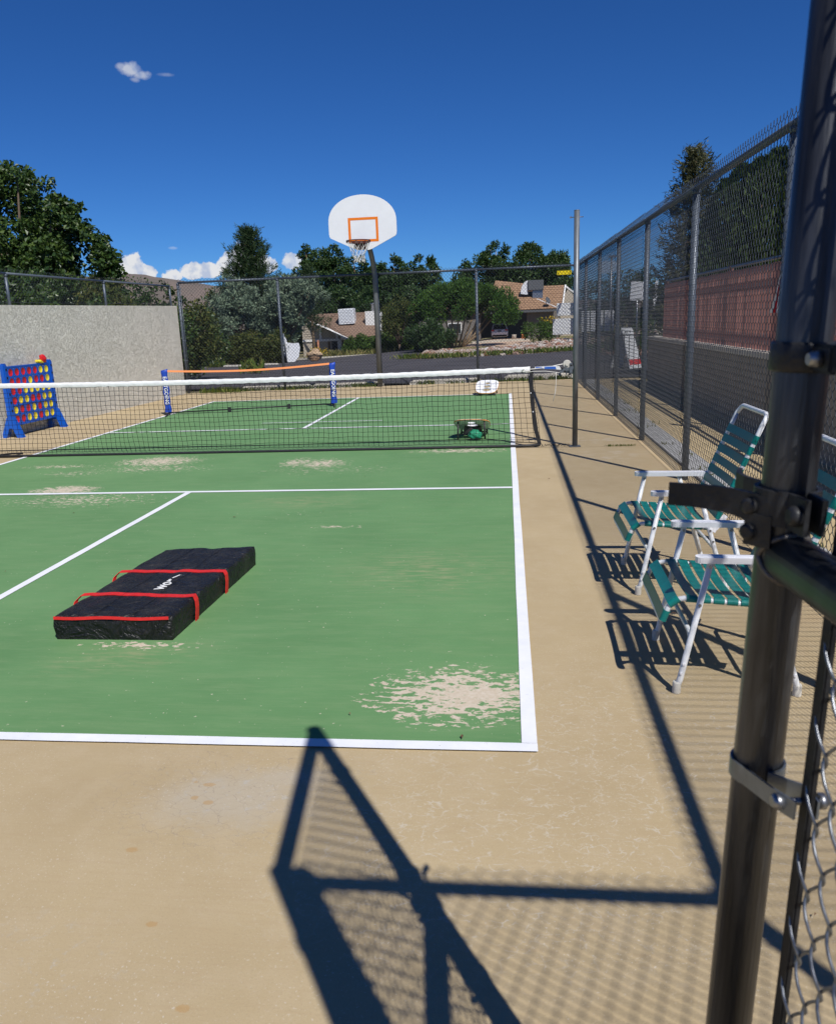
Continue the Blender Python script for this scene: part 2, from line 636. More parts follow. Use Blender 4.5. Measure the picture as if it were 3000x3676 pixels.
def mat_green():
    t = NT('green_court_paint')
    big = t.noise(1.1, 4, .6)
    st = t.noise(5, 5, .65, t.mapping(scale=(.55, 2.6, 1), rot=(0, 0, R(12))))
    st2 = t.noise(26, 4, .7, t.mapping(scale=(.25, 3.5, 1), rot=(0, 0, R(-14))))
    col = t.mix(t.ramp(big, .3, .7), (.102, .222, .085), (.132, .268, .108))
    col = t.mix(t.math('MULTIPLY', t.ramp(st, .45, .75), .55), col, (.178, .285, .128))
    col = t.mix(t.math('MULTIPLY', t.ramp(st2, .52, .78), .4), col, (.20, .30, .15))
    fine = t.noise(170, 2, .6)
    col = t.mix(t.math('MULTIPLY', t.ramp(fine, .55, .8), .3), col, (.075, .17, .075))
    # sandy scuffs
    sc = t.math('MAXIMUM', t.blob(-1.85, -2.68, .75, .35), t.math('MAXIMUM', t.blob(-1.9, -5.95, .5, .22, .3), t.blob(-.6, -4.6, .7, .6)))
    f = t.math('MULTIPLY', sc, t.ramp(t.noise(14, 5, .7, t.mapping(scale=(.4, 2.2, 1))), .46, .7))
    col = t.mix(t.math('MULTIPLY', f, .8), col, (.36, .33, .19))
    # flaking patches: the bare slab shows through
    flakes = t.noise(26, 4, .6, t.mapping(scale=(.72, 1.35, 1)), .5)
    flk2 = t.noise(60, 4, .7, t.mapping(scale=(.6, 1.4, 1)))
    patches = [(-.31, -6.27, .38, .27, .86), (-.21, -6.255, .17, .08, 1.12), (-4.12, -.47, .55, .36, .80), (-4.0, -.95, .8, .25, .55), (-2.42, -.72, .2, .3, .72),
               (-2.1, -.82, .32, .34, .72), (-4.4, -2.05, .36, .22, .92), (-4.0, -2.5, .8, .35, .55), (-.62, -.13, .62, .17, .72),
               (-5.2, -.7, .55, .12, .6), (-4.8, -1.15, .5, .2, .5), (-1.9, -1.2, .9, .3, .4), (-1.87, -5.8, .35, .06, .62),
               (-1.35, -3.55, .22, .05, .62), (-1.8, -3.1, .2, .2, .3)]
    tot = None
    for x, y, rx, ry, k in patches:
        b = t.math('MULTIPLY', t.math('POWER', t.blob(x, y, rx*1.25, ry*1.25), .5), k)
        tot = b if tot is None else t.math('MAXIMUM', tot, b)
    q = t.math('ADD', t.math('MULTIPLY', flakes, .75), t.math('MULTIPLY', flk2, .35))
    th = t.math('MULTIPLY_ADD', tot, .36, q)
    mask = t.math('MULTIPLY', t.ramp(th, .755, .775), t.math('GREATER_THAN', tot, .04))
    bare = t.mix(t.ramp(t.noise(60, 3), .35, .65), (.50, .42, .31), (.58, .51, .41))
    col = t.mix(mask, col, bare)
    sp = t.ramp(t.noise(52, 2, .5), .735, .75)
    col = t.mix(t.math('MULTIPLY', sp, .8), col, (.55, .52, .38))
    t.bump(t.math('SUBTRACT', t.math('MULTIPLY', t.noise(300, 2, .6), .5), mask), .22, .004)
    return t.done(col, .72, .3)


def mat_line():
    t = NT('white_line_paint')
    col = t.mix(t.ramp(t.noise(5, 5, .7), .35, .7), (.70, .72, .76), (.80, .81, .83))
    wear = t.ramp(t.noise(48, 4, .7, t.mapping(scale=(1, 1.4, 1))), .665, .69)
    col = t.mix(t.math('MULTIPLY', wear, .6), col, (.36, .33, .29))
    t.bump(t.noise(260, 2), .2, .004)
    return t.done(col, .7, .3)


def mat_stucco():
    t = NT('dashed_stucco')
    m1 = t.noise(21, 3, .5, t.mapping(scale=(1, 1, 1.1), rot=(R(35), 0, 0)), 1.6)
    h = t.ramp(t.math('ABSOLUTE', t.math('SUBTRACT', m1, .5)), .0, .045)
    m2 = t.noise(70, 3, .6)
    col = t.mix(t.ramp(t.noise(1.2, 4), .3, .7), (.70, .67, .585), (.79, .755, .665))
    col = t.mix(t.math('MULTIPLY', t.ramp(m2, .5, .8), .2), col, (.50, .47, .41))
    for x, z, r in ((4.0, 1.72, .05), (4.35, 1.25, .05), (6.0, 1.3, .03), (2.75, 1.7, .05)):
        n = t.nt.nodes.new('ShaderNodeVectorMath')
        n.operation = 'DISTANCE'
        n.inputs[1].default_value = (-7.56, x, z)
        t.nt.links.new(t.P, n.inputs[0])
        k = t.math('LESS_THAN', t.math('MULTIPLY_ADD', t.noise(40, 3), .09, n.outputs['Value']), r*.45+.03)
        col = t.mix(t.math('MULTIPLY', k, .7), col, (.12, .09, .07))
    t.bump(t.math('MULTIPLY_ADD', m2, .12, h), .85, .022)
    return t.done(col, .9, .15)


def mat_asphalt():
    t = NT('old_asphalt')
    col = t.mix(t.ramp(t.noise(.35, 4, .6), .3, .7), (.056, .052, .056), (.082, .078, .082))
    sp = t.ramp(t.noise(18, 3, .8), .55, .75)
    col = t.mix(t.math('MULTIPLY', sp, .6), col, (.16, .15, .15))
    crack = t.math('LESS_THAN', t.voro_edge(.22, t.mapping(scale=(1, .8, 1))), .006)
    col = t.mix(t.math('MULTIPLY', crack, .8), col, (.018, .017, .017))
    t.bump(t.noise(30, 4, .8), .5, .03)
    return t.done(col, .88, .2)


MT = {}
MT['tan'] = mat_tan()
MT['green'] = mat_green()
MT['line'] = mat_line()
MT['stucco'] = mat_stucco()
MT['asphalt'] = mat_asphalt()
MT['galv'] = mat('galvanised_steel', (.20, .225, .25), .42, .5, .75, .22, 20, .05, 90)
MT['vinyl'] = mat('grey_blue_coated_pipe', (.095, .115, .145), .45, .5, .25, .2, 14, .05, 80)
MT['wire'] = mat('coated_fence_wire', (.05, .058, .07), .42, .5, .3)
MT['gatepipe'] = mat('weathered_gate_pipe', (.062, .066, .074), .36, .5, .6, .6, 11, .16, 55, stretch=(3, 3, .25))
MT['gatewire'] = mat('gate_fence_wire', (.22, .235, .255), .36, .5, .8, .2, 30)
MT['iron'] = mat('dark_cast_iron', (.03, .031, .033), .5, .45, .4, .3, 30, .15, 120)
MT['weld'] = mat('weld_metal', (.16, .15, .14), .55, .4, .6, .4, 60, .4, 120)
MT['bolt'] = mat('worn_bolt_steel', (.32, .33, .35), .4, .5, .9)
MT['steelpost'] = mat('grey_painted_post', (.15, .165, .18), .45, .45, .4, .3, 7, .05, 50, stretch=(2, 2, .5))
MT['netcord'] = mat('black_net_cord', (.012, .012, .014), .7, .2)
MT['blackvinyl'] = mat('black_vinyl_band', (.02, .02, .023), .5, .35, 0, .3, 20, .1, 60)
MT['tape'] = mat('white_net_tape', (.72, .73, .72), .6, .3, 0, .10, 14, .6, 22)
MT['rope'] = mat('white_rope', (.72, .71, .67), .7, .2)
MT['whiteplastic'] = mat('white_plastic', (.76, .77, .80), .4, .4, 0, .05, 12)
MT['whitetube'] = mat('white_enamel_tube', (.70, .72, .74), .35, .45, 0, .08, 20)
MT['cap'] = mat('grey_rubber_cap', (.55, .53, .48), .6, .3, 0, .15, 30)
MT['teal'] = mat('teal_vinyl_strap', (.006, .165, .150), .36, .32, 0, .18, 24, .06, 60)
def mat_bag():
    t = NT('black_bag_fabric')
    dust = t.ramp(t.noise(5, 6, .75), .5, .75)
    col = t.mix(t.math('MULTIPLY', dust, .55), (.010, .010, .0105), (.055, .050, .043))
    cre = t.math('ABSOLUTE', t.math('SUBTRACT', t.noise(7, 4, .55, None, 1.2), .5))
    cre2 = t.math('ABSOLUTE', t.math('SUBTRACT', t.noise(17, 3, .5, t.mapping(scale=(1, .6, 1)), .8), .5))
    h = t.math('ADD', t.ramp(cre, 0, .12), t.math('MULTIPLY', t.ramp(cre2, 0, .12), .4))
    t.bump(h, .75, .012)
    return t.done(col, .47, .38)


MT['bag'] = mat_bag()
MT['red'] = mat('red_webbing', (.60, .022, .02), .55, .35, 0, .12, 40, .15, 200)
MT['print'] = mat('white_print', (.8, .8, .78), .6, .3)
MT['blue'] = mat('blue_plastic', (.004, .085, .46), .35, .45, 0, .08, 10)
MT['disc_red'] = mat('red_disc', (.56, .014, .022), .4, .4, 0, .08, 30)
MT['disc_yellow'] = mat('yellow_disc', (.76, .60, .035), .4, .4, 0, .08, 30)
MT['sleeve'] = mat('blue_nylon_sleeve', (.012, .055, .38), .5, .4, 0, .25, 14, .5, 18)
MT['orange'] = mat('orange_tape', (.92, .32, .12), .6, .3, 0, .06, 18)
MT['hooporange'] = mat('orange_board_paint', (.78, .19, .012), .5, .3)
MT['board'] = mat('white_backboard', (.74, .75, .77), .4, .4, 0, .03, 3)
MT['rim'] = mat('brown_red_rim', (.085, .022, .015), .5, .4, .2, .3, 20)
MT['wood'] = mat('orange_plywood_edge', (.55, .26, .06), .6, .3, 0, .2, 20)
MT['darkboard'] = mat('black_stained_board', (.035, .035, .035), .55, .35, 0, .3, 12)
MT['greenbag'] = mat('green_bag_fabric', (.02, .22, .12), .55, .35, 0, .35, 20, .4, 25)
MT['retain'] = mat('grey_brown_render', (.33, .29, .235), .9, .15, 0, .15, 3, .5, 50)
MT['coping'] = mat('pale_coping', (.55, .50, .42), .85, .2, 0, .1, 8, .2, 60)
MT['slat'] = mat('dusty_red_slat', (.46, .22, .18), .55, .3, 0, .14, 5)
MT['brownpost'] = mat('brown_steel', (.16, .075, .06), .5, .4, .1, .15, 8)
MT['deck'] = mat('sandy_deck', (.46, .37, .25), .85, .2, 0, .1, 4, .2, 60)
MT['path'] = mat('sandy_path', (.44, .345, .20), .88, .2, 0, .16, 3, .3, 60)
MT['drain'] = mat('grey_concrete_drain', (.36, .36, .36), .9, .2, 0, .25, 6, .4, 40)
MT['kerb'] = mat('pale_concrete', (.44, .41, .35), .9, .15, 0, .16, 4, .35, 30)
MT['earth'] = mat('dry_earth', (.25, .19, .12), .95, .1, 0, .3, .6, .5, 8, col2=(.14, .15, .06))
MT['iron_black'] = mat('black_picket_iron', (.02, .02, .022), .5, .4, .2)
MT['signwhite'] = mat('white_sign_sheet', (.74, .75, .76), .5, .3, 0, .06, 6)
MT['yellow'] = mat('yellow_sign_sheet', (.80, .62, .01), .5, .3)
MT['signred'] = mat('red_sign_print', (.62, .03, .03), .5, .3)
MT['signblue'] = mat('blue_label', (.03, .12, .48), .45, .35)
MT['bark'] = mat('grey_brown_bark', (.12, .09, .065), .95, .1, 0, .3, 8, .8, 20)
MT['palebark'] = mat('pale_bark', (.30, .22, .14), .95, .1, 0, .3, 8, .8, 20)
MT['roof1'] = mat('brown_shingle', (.20, .135, .098), .9, .15, 0, .2, 3)
MT['roof2'] = mat('tan_shingle', (.34, .215, .13), .9, .15, 0, .3, 3.5, 0, 1, col2=(.22, .135, .085))
MT['housewall'] = mat('beige_siding', (.40, .35, .28), .85, .2, 0, .08, 1.5)
MT['trim'] = mat('white_trim', (.70, .69, .66), .6, .3)
MT['darkint'] = mat('ceiling_shade_and_door', (.05, .05, .052), .9, .1)
MT['housewall_shaded'] = mat('beige_wall_shaded', (.17, .155, .14), .9, .15, 0, .1, 2)  # beige house wall, with the shade under the eave put into the colour
MT['glass'] = mat('dark_window_glass', (.03, .035, .035), .08, .6)
MT['glaze'] = mat('curtained_window', (.26, .24, .13), .4, .4)
MT['salmon'] = mat('salmon_post', (.55, .25, .15), .7, .2)
MT['metalbox'] = mat('cooler_white_metal', (.66, .68, .70), .45, .4, 0, .05, 3)
MT['greybox'] = mat('cooler_grey_metal', (.12, .125, .13), .5, .4, .3)
MT['tyre'] = mat('black_rubber', (.02, .02, .02), .8, .2)
MT['carwhite'] = mat('white_car_paint', (.72, .73, .75), .25, .5, coat=.5)
MT['light_red'] = mat('red_lamp_glass', (.4, .02, .02), .2, .5)
MT['pinkdrive'] = mat('pinkish_driveway', (.46, .33, .24), .9, .2, 0, .1, 1)
MT['rock'] = leaf_mat('landscape_rock', (.22, .10, .065), (.30, .235, .19), (.46, .43, .40), .9, .15, 0)
MT['tanrock'] = mat('tan_boulder', (.40, .29, .19), .9, .15, 0, .3, 3, .6, 6)
MT['brownrock'] = mat('brown_boulder', (.16, .10, .06), .9, .15, 0, .3, 3, .6, 6)
MT['hill'] = mat('brown_hill_scrub', (.19, .145, .125), .95, .1, 0, .3, .02, 0, 1, col2=(.115, .11, .095))
MT['flagred'] = mat('flag_red', (.50, .02, .03), .7, .2)
MT['flagwhite'] = mat('flag_white', (.75, .74, .74), .7, .2)
MT['flagblue'] = mat('flag_blue', (.02, .04, .22), .7, .2)
MT['leaf_big'] = leaf_mat('broad_leaf', (.020, .048, .012), (.040, .080, .016), (.085, .135, .024), .42, .45, .22)
MT['leaf_pine'] = leaf_mat('pine_needle', (.014, .034, .016), (.030, .062, .022), (.068, .098, .034), .6, .25, .15)
MT['leaf_juniper'] = leaf_mat('grey_juniper', (.085, .130, .085), (.165, .225, .150), (.26, .32, .215), .7, .15, .15)
MT['leaf_dark'] = leaf_mat('dark_elm_leaf', (.016, .042, .013), (.038, .080, .021), (.080, .130, .032), .5, .35, .2)
MT['leaf_umbrella'] = leaf_mat('green_pine_tuft', (.022, .066, .011), (.052, .120, .018), (.105, .185, .028), .6, .25, .2)
MT['leaf_olive'] = leaf_mat('olive_shrub_leaf', (.030, .046, .010), (.060, .082, .017), (.125, .125, .026), .6, .25, .2)
MT['leaf_hedge'] = leaf_mat('spreading_juniper', (.030, .066, .012), (.058, .115, .018), (.100, .170, .028), .6, .25, .2)
MT['leaf_cedar'] = leaf_mat('weeping_cedar', (.045, .058, .028), (.085, .092, .042), (.150, .140, .060), .65, .2, .15)
MT['leaf_arbor'] = leaf_mat('cypress_spray', (.018, .038, .012), (.035, .064, .017), (.070, .102, .026), .65, .2, .15)
MT['weed'] = leaf_mat('weed_leaf', (.050, .085, .012), (.100, .150, .022), (.200, .190, .050), .65, .2, .3)
MT['drygrass'] = leaf_mat('dry_grass', (.10, .12, .03), (.21, .20, .07), (.33, .28, .11), .7, .2, .3)
MT['flower'] = leaf_mat('yellow_flower', (.40, .24, .01), (.60, .42, .02), (.10, .12, .02), .6, .2, .2)

# ------------------------------------------------------------------ terrain
LOT = lambda x, y: .01543*x-.03143*y+.35
_cp = []
for x in (-9.5, -4, 1, 4.5):
    for y in (-20, -10, 0, 8, 10.4):
        _cp.append((x, y, -.06))
for x, y in ((-40, 55), (-26, 53), (-20, 50), (-14, 47), (-10, 45), (-6.6, 46), (-2, 43), (4.4, 47), (-10, 30), (0, 30), (9, 30), (-25, 30), (-12, 18), (0, 18), (9, 16)):
    _cp.append((x, y, LOT(x, y)))
_cp += [(-22.9, 70, -2.2), (-20.5, 80, -2.56), (-15, 84, -2.57), (-9, 87, -2.45),
        (-26, 92, -2.75), (-24, 98, -2.75), (-19, 98, -2.65), (-15, 103, -2.6),
        (-2, 79, -.98), (3, 79, -.97), (8, 78, -.95), (-2, 90, -.9), (8, 90, -.9), (-2, 70, -1.0), (3, 70, -1.0),
        (-4.5, 64, -1.1), (2, 58, -1.15), (5, 58, -1.0), (14, 55, .2), (20, 40, .6), (30, 20, .5), (25, 0, .6),
        (-60, 40, -1.5), (-60, 90, -3), (-40, 130, -3.4), (0, 140, -1.6), (40, 140, 0), (60, 80, .8), (-60, 0, -.5), (0, -60, 0), (60, -60, .5), (-60, -60, -.4)]
_cp = np.array(_cp, float)
_d = np.linalg.norm(_cp[:, None, :2]-_cp[None, :, :2], axis=-1)
_n = len(_cp)
_A = np.zeros((_n+3, _n+3))
_A[:_n, :_n] = _d
_A[:_n, _n] = 1
_A[:_n, _n+1:] = _cp[:, :2]
_A[_n:, :_n] = _A[:_n, _n:].T
_w = np.linalg.solve(_A+np.eye(_n+3)*1e-9, np.concatenate([_cp[:, 2], [0, 0, 0]]))


def ground_z(x, y):
    x = np.asarray(x, float)
    y = np.asarray(y, float)
    d = np.sqrt((x[..., None]-_cp[:, 0])**2+(y[..., None]-_cp[:, 1])**2)
    z = d @ _w[:_n]+_w[_n]+x*_w[_n+1]+y*_w[_n+2]
    r = np.sqrt(x**2+(y-40)**2)
    k = np.clip((r-110)/120, 0, 1)
    z = z*(1-k)+(-2.0)*k
    inside = (x > -7.9) & (x < 3.3) & (y > -16) & (y < 10.3)
    z = np.where(inside, -.10, z)
    side = (x > 3.0) & (x < 16) & (y > -16) & (y < 9.2)
    z = np.where(side, np.minimum(z, .5), z)
    return z


def gz(x, y):
    return float(ground_z(np.array(x), np.array(y)))


def grid_mesh(name, xs, ys, zf):
    X, Y = np.meshgrid(xs, ys)
    V = np.stack([X, Y, zf(X, Y)], -1).reshape(-1, 3)
    nx, ny = len(xs), len(ys)
    i = np.arange(nx*ny).reshape(ny, nx)
    F = np.stack([i[:-1, :-1], i[:-1, 1:], i[1:, 1:], i[1:, :-1]], -1).reshape(-1, 4)
    return np_mesh(name, V, F, True)


xs = np.concatenate([-np.geomspace(3500, 82, 16), np.arange(-80, 80.1, 2), np.geomspace(82, 3500, 16)])
ys = np.concatenate([-np.geomspace(3500, 42, 16), np.arange(-40, 160.1, 2), np.geomspace(164, 4500, 16)])
tag(link('ground', grid_mesh('ground', xs, ys, ground_z), MT['earth']), kind='structure')


def ruled(name, bot, top, nu, nv, m, dz):
    """sheet between two polylines, draped over the terrain"""
    def sample(pl, n):
        pl = np.array(pl, float)
        s = np.concatenate([[0], np.cumsum(np.linalg.norm(np.diff(pl, axis=0), axis=1))])
        t = np.linspace(0, s[-1], n)
        return np.stack([np.interp(t, s, pl[:, k]) for k in (0, 1)], -1)
    A, B = sample(bot, nu), sample(top, nu)
    t = np.linspace(0, 1, nv)[:, None, None]
    XY = A[None]*(1-t)+B[None]*t
    V = np.concatenate([XY, (ground_z(XY[..., 0], XY[..., 1])+dz)[..., None]], -1).reshape(-1, 3)
    i = np.arange(nu*nv).reshape(nv, nu)
    F = np.stack([i[:-1, :-1], i[:-1, 1:], i[1:, 1:], i[1:, :-1]], -1).reshape(-1, 4)
    return tag(link(name, np_mesh(name, V, F, True), m), kind='structure')


def lot_sheet(name, cols, m, dz):
    pass


FARLINE = [(-45, 56), (-25.5, 53.6), (-17.4, 50.8), (-17.2, 47.2), (-6.6, 46.2), (-4.5, 43), (-2.2, 43.4), (.5, 44.3), (4.4, 48.2), (16, 52)]
NEARX = [-45, -25.5, -17.4, -17.2, -6.6, -4.5, -2.2, .5, 4.4, 16]
NEAR = []
for x in NEARX:
    y = 10.35 if -7.9 < x < 3.4 else 10.35
    NEAR.append((x*1.0 if x > -20 else x, y))
ruled('parking_lot', [(-45, 10.35), (-7.5, 10.35), (16, 10.35)], FARLINE, 60, 46, MT['asphalt'], .05)
ruled('side_road', [(-17.2, 47.0), (-6.6, 46.1)], [(-22.9, 70.2), (-20.5, 79.8), (-15, 83.8), (-8.6, 86.8)], 26, 40, MT['asphalt'], .054)


def kerb(pts, w, h, name='kerb'):
    mb = MB()
    for (x0, y0), (x1, y1) in zip(pts[:-1], pts[1:]):
        n = max(1, int(math.hypot(x1-x0, y1-y0)/2.0))
        for k in range(n):
            a = k/n
            b = (k+1)/n-.004
            p = Vector((x0+(x1-x0)*a, y0+(y1-y0)*a, 0))
            q = Vector((x0+(x1-x0)*b, y0+(y1-y0)*b, 0))
            p.z = gz(p.x, p.y)
            q.z = gz(q.x, q.y)
            d = (q-p).normalized()
            s = Vector((-d.y, d.x, 0))*w
            z0, z1 = Vector((0, 0, -.1)), Vector((0, 0, h))
            vs = [p+z0, p+s+z0, p+s+z1, p+z1, q+z0, q+s+z0, q+s+z1, q+z1]
            mb.add(vs, [(0, 1, 2, 3), (7, 6, 5, 4), (0, 4, 5, 1), (1, 5, 6, 2), (2, 6, 7, 3), (3, 7, 4, 0)])
    return tag(mb.build(name, MT['kerb']), kind='structure')


kerb([(-22.9, 70.2), (-20.5, 79.8), (-15, 83.8), (-8.6, 86.8)], .9, .3, 'road_kerb')

# court slab: tan concrete with a skewed far edge
FA, FB = Vector((-7.5, 8.93, 0)), Vector((1.49, 9.98, 0))       # far fence line
mb = MB()
mb.prism([(-7.66, -14, 0), (1.58, -14, 0), (1.58, -.006, 0), (-7.66, -.006, 0)], (0, 0, -.2))
mb.prism([(-7.66, .006, 0), (1.58, .006, 0), (1.58, 10.04, 0), (-7.66, 8.97, 0)], (0, 0, -.2))
tag(mb.build('court_slab', MT['tan']), kind='structure')
mb = MB()
mb.quad((-6.08, -6.69, .004), (-.02, -6.69, .004), (-.02, 6.69, .004), (-6.08, 6.69, .004))
tag(mb.build('green_court_surface', MT['green']), kind='structure')

# painted lines (each a thin sheet)


def line(x0, y0, x1, y1, z=.008):
    n = 24
    mb = MB()
    dx, dy = x1-x0, y1-y0
    alongx = dx > dy
    pts0, pts1 = [], []
    for k in range(n+1):
        t = k/n
        j0, j1 = random.uniform(-.0015, .0015), random.uniform(-.0015, .0015)
        if alongx:
            pts0.append((x0+dx*t, y0+j0, z))
            pts1.append((x0+dx*t, y1+j1, z))
        else:
            pts0.append((x0+j0, y0+dy*t, z))
            pts1.append((x1+j1, y0+dy*t, z))
    for k in range(n):
        mb.quad(pts0[k], pts0[k+1], pts1[k+1], pts1[k])
    tag(mb.build('court_line', MT['line']), kind='structure')


line(-6.1, -6.706, 0, -6.650)
line(-6.1, 6.65, 0, 6.706)
line(-.055, -6.649, 0, 6.649)
line(-6.1, -6.649, -6.045, 6.649)
line(-6.044, -2.25, -.056, -2.188)
line(-6.044, 2.12, -.056, 2.175)
line(-3.085, -6.649, -3.03, -2.251)
line(-3.085, 2.176, -3.03, 6.649)
line(-3.9, 2.86, -2.0, 2.89, .0095)

# ------------------------------------------------------------------ left wall with fence on top
t = thing('stucco_wall', 'rough pale grey stucco court wall along the left edge', 'wall', (-7.56, 3, 0))
mb = MB()
zt = lambda y: 1.93+.0095*(y-2)
mb.add([(-7.56, -3, -.1), (-7.56, 8.9, -.1), (-7.56, 8.9, zt(8.9)), (-7.56, -3, zt(-3)),
        (-7.80, -3, -.1), (-7.80, 8.9, -.1), (-7.80, 8.9, zt(8.9)), (-7.80, -3, zt(-3))],
       [(0, 1, 2, 3), (7, 6, 5, 4), (3, 2, 6, 7), (1, 5, 6, 2), (0, 3, 7, 4)])
mb.build('wall_body', MT['stucco'], t, True)


# chain link panel: wires of a flattened spiral, hooked into one another, real wire depth
def chain_mesh(name, width, height, m, wire=.0026, pitch=.0385, pz=None, sides=3, sub=3, depth=.0045, barb=.022):
    nw = int(round(width/pitch))
    w = width/nw
    nh = int(round(height/(pz or pitch)))
    h = height/nh
    i = np.arange(nh*sub+1)
    ph = i/sub
    tri = np.abs(((ph) % 2)-1)              # 1..0..1 zigzag
    paths = []
    for k in range(nw):
        tt = tri if k % 2 == 0 else 1-tri
        # rounded bends reaching slightly past the neighbour
        x = k*w+(0.5+(tt-.5)*1.10)*w
        y = depth*np.sin(np.pi*(ph if k % 2 == 0 else ph+1)+.5*np.pi+np.pi/2)
        z = ph*h
        paths.append(np.stack([x, y, z], -1))
    P = np.array(paths)
    if barb:
        P[:, -1, 2] += 0
    V, F = np_tubes(P, wire, sides)
    if barb:
        # twisted wire ends standing above the knuckles
        top = P[:, -1, :]
        q = np.stack([top, top+np.array([.006, 0, barb*.5]), top+np.array([-.004, .004, barb])], 1)
        V2, F2 = np_tubes(q, wire, 3)
        F = np.concatenate([F, F2+len(V)])
        V = np.concatenate([V, V2])
    me = np_mesh(name, V, F, True)
    me.materials.append(m)
    return me


def fence_run(name, label, a, b, za, zb, h0, h1, nbay, meshoff, rpost=.031, rrail=.0255, skip_first=False, skip_last=False, barb=0, pitch=.0385, pz=None, wire=.0029,
              postdown=.05, mid=False, group=None):
    """fence from a to b (xy), base heights za/zb, top heights h0/h1; meshoff: mesh offset sideways"""
    a, b = Vector(a), Vector(b)
    d = (b-a)
    Lg = d.length
    u = d.normalized()
    ang = math.atan2(u.y, u.x)
    root = thing(name, label, 'fence', (a.x, a.y, za), ang, group)
    post = None
    for k in range(nbay+1):
        s = Lg*k/nbay
        hh = h0+(h1-h0)*k/nbay
        zz = (zb-za)*k/nbay
        if (k == 0 and skip_first) or (k == nbay and skip_last):
            continue
        mb = MB()
        mb.tube([(s, 0, zz-postdown), (s, 0, hh-.03+zz*0)], rpost, 12)
        mb.lathe((s, 0, hh-.05), [(rpost+.004, 0), (rpost+.004, .03), (.02, .045)], 12)
        mb.build('post', MT['vinyl'], root)
    mb = MB()
    for k in range(nbay):
        s0, s1 = Lg*k/nbay, Lg*(k+1)/nbay
        mb.tube([(s0, 0, h0+(h1-h0)*k/nbay), (s1, 0, h0+(h1-h0)*(k+1)/nbay)], rrail, 10)
    mb.build('top_rail', MT['vinyl'], root)
    bay = Lg/nbay
    me = chain_mesh(name+'_mesh', bay, (h0+h1)/2+.02, MT['wire'], wire, pitch, pz, barb=barb)
    for k in range(nbay):
        o = bpy.data.objects.new('chain_link_mesh', me)
        COL.objects.link(o)
        o.parent = root
        zz = (zb-za)*(k+.5)/nbay
        hh = h0+(h1-h0)*(k+.5)/nbay
        o.location = (bay*k, meshoff, .02+zz)
        o.scale = (1, 1, (hh+.05-zz)/((h0+h1)/2+.02))
        o['kind'] = 'stuff'
    # bottom tension wire
    mb = MB()
    mb.tube([(0, meshoff, .05), (Lg, meshoff, .05+(zb-za))], .0025, 4)
    mb.build('tension_wire', MT['wire'], root)
    return root


fence_run('wall_fence', 'low chain link fence standing on top of the stucco wall', (-7.66, -.4), (-7.66, 8.82), 1.9, 1.99, .495, .53, 3, .0, wire=.0026,
          rpost=.024, rrail=.019, postdown=.1)
far = fence_run('far_fence', 'tall chain link fence behind the basketball hoop', (FA.x, FA.y), (FB.x, FB.y), 0, 0, 2.50, 2.56, 4, -.035, skip_last=True)
# tension bar beside the wall end
mb = MB()
mb.tube([(.06, -.035, .03), (.06, -.035, 2.44)], .006, 6)
for z in (.3, .75, 1.2, 1.65, 2.1, 2.35):
    mb.lathe((0, 0, z), [(.034, 0), (.034, .022)], 10)
    mb.box((.035, -.02, z+.011), (.07, .01, .022))
mb.build('tension_bar', MT['vinyl'], far)

right = fence_run('side_fence', 'long tall chain link fence along the right of the court behind the lawn chairs', (1.495, -9.06), (1.495, 9.9), 0, 0, 2.45, 2.53, 8, .035, pitch=.0285, pz=.0425, wire=.0021)
near = fence_run('entry_fence', 'chain link fence panel at the entry beside the open gate', (.362, -9.06), (1.46, -9.06), 0, 0, 2.45, 2.45, 1, .035, pitch=.0272, pz=.0425, wire=.0025,
                 rpost=.036, skip_last=True)
mb = MB()
mb.lathe((0, 0, 2.42), [(.045, 0), (.046, .04), (.036, .075), (.014, .09)], 14)
mb.build('post_cap', MT['vinyl'], near)
mb = MB()
mb.lathe((0, 0, 2.40), [(.034, 0), (.040, .01), (.040, .05), (.030, .085), (.012, .10)], 14)
mb.lathe((.0, 0, 2.40), [(.037, 0), (.037, .022)], 14)
mb.build('post_cap', MT['vinyl'], right)

# ------------------------------------------------------------------ the open gate in the foreground
G0, G1 = Vector((.262, -9.105, 0)), Vector((.179, -8.324, 0))
gx_ = (G1-G0)
GL = gx_.length
gx_.normalize()
gz_ = Vector((.0334, -.0056, 1)).normalized()          # the gate sags a little sideways
gy_ = gz_.cross(gx_).normalized()
gx2 = gy_.cross(gz_).normalized()
GM = Matrix((gx2, gy_, gz_)).transposed()
gate = thing('chain_link_gate', 'open grey pipe gate with chain link and fork latch, nearest the camera', 'gate', tuple(G0))
gate.rotation_euler = GM.to_euler()


def gl(x, y, z):
    return GM.transposed() @ (Vector((x, y, z))-G0)


GP = MT['gatepipe']
GH = 2.58
RS = .0288
MB().tube([(GL, 0, .06), (GL, 0, GH+.03)], RS, 28).build('latch_stile', GP, gate)
MB().tube([(0, 0, .06), (0, 0, GH+.03)], RS, 20).build('hinge_stile', GP, gate)
MB().tube([(.02, 0, GH), (GL-.02, 0, GH)], RS-.0005, 20).build('top_rail', GP, gate)
mr = MB().tube([(.02, 0, 1.215), (GL-.02, 0, 1.215)], RS-.0005, 28).build('middle_rail', GP, gate)
mb = MB()
ring = []
for k in range(33):
    a = 2*math.pi*k/32
    # weld bead along the saddle joint
    yy, zz = RS*math.cos(a), RS*math.sin(a)
    ring.append((GL-math.sqrt(max(0, RS**2-(yy*.985)**2))-.001, yy*1.0, 1.215+zz*1.0))
mb.tube(ring, .0038, 6, False)
mb.build('weld_bead', MT['weld'], mr)
MB().tube([(.02, 0, .095), (GL-.02, 0, .095)], RS-.0005, 20).build('bottom_rail', GP, gate)
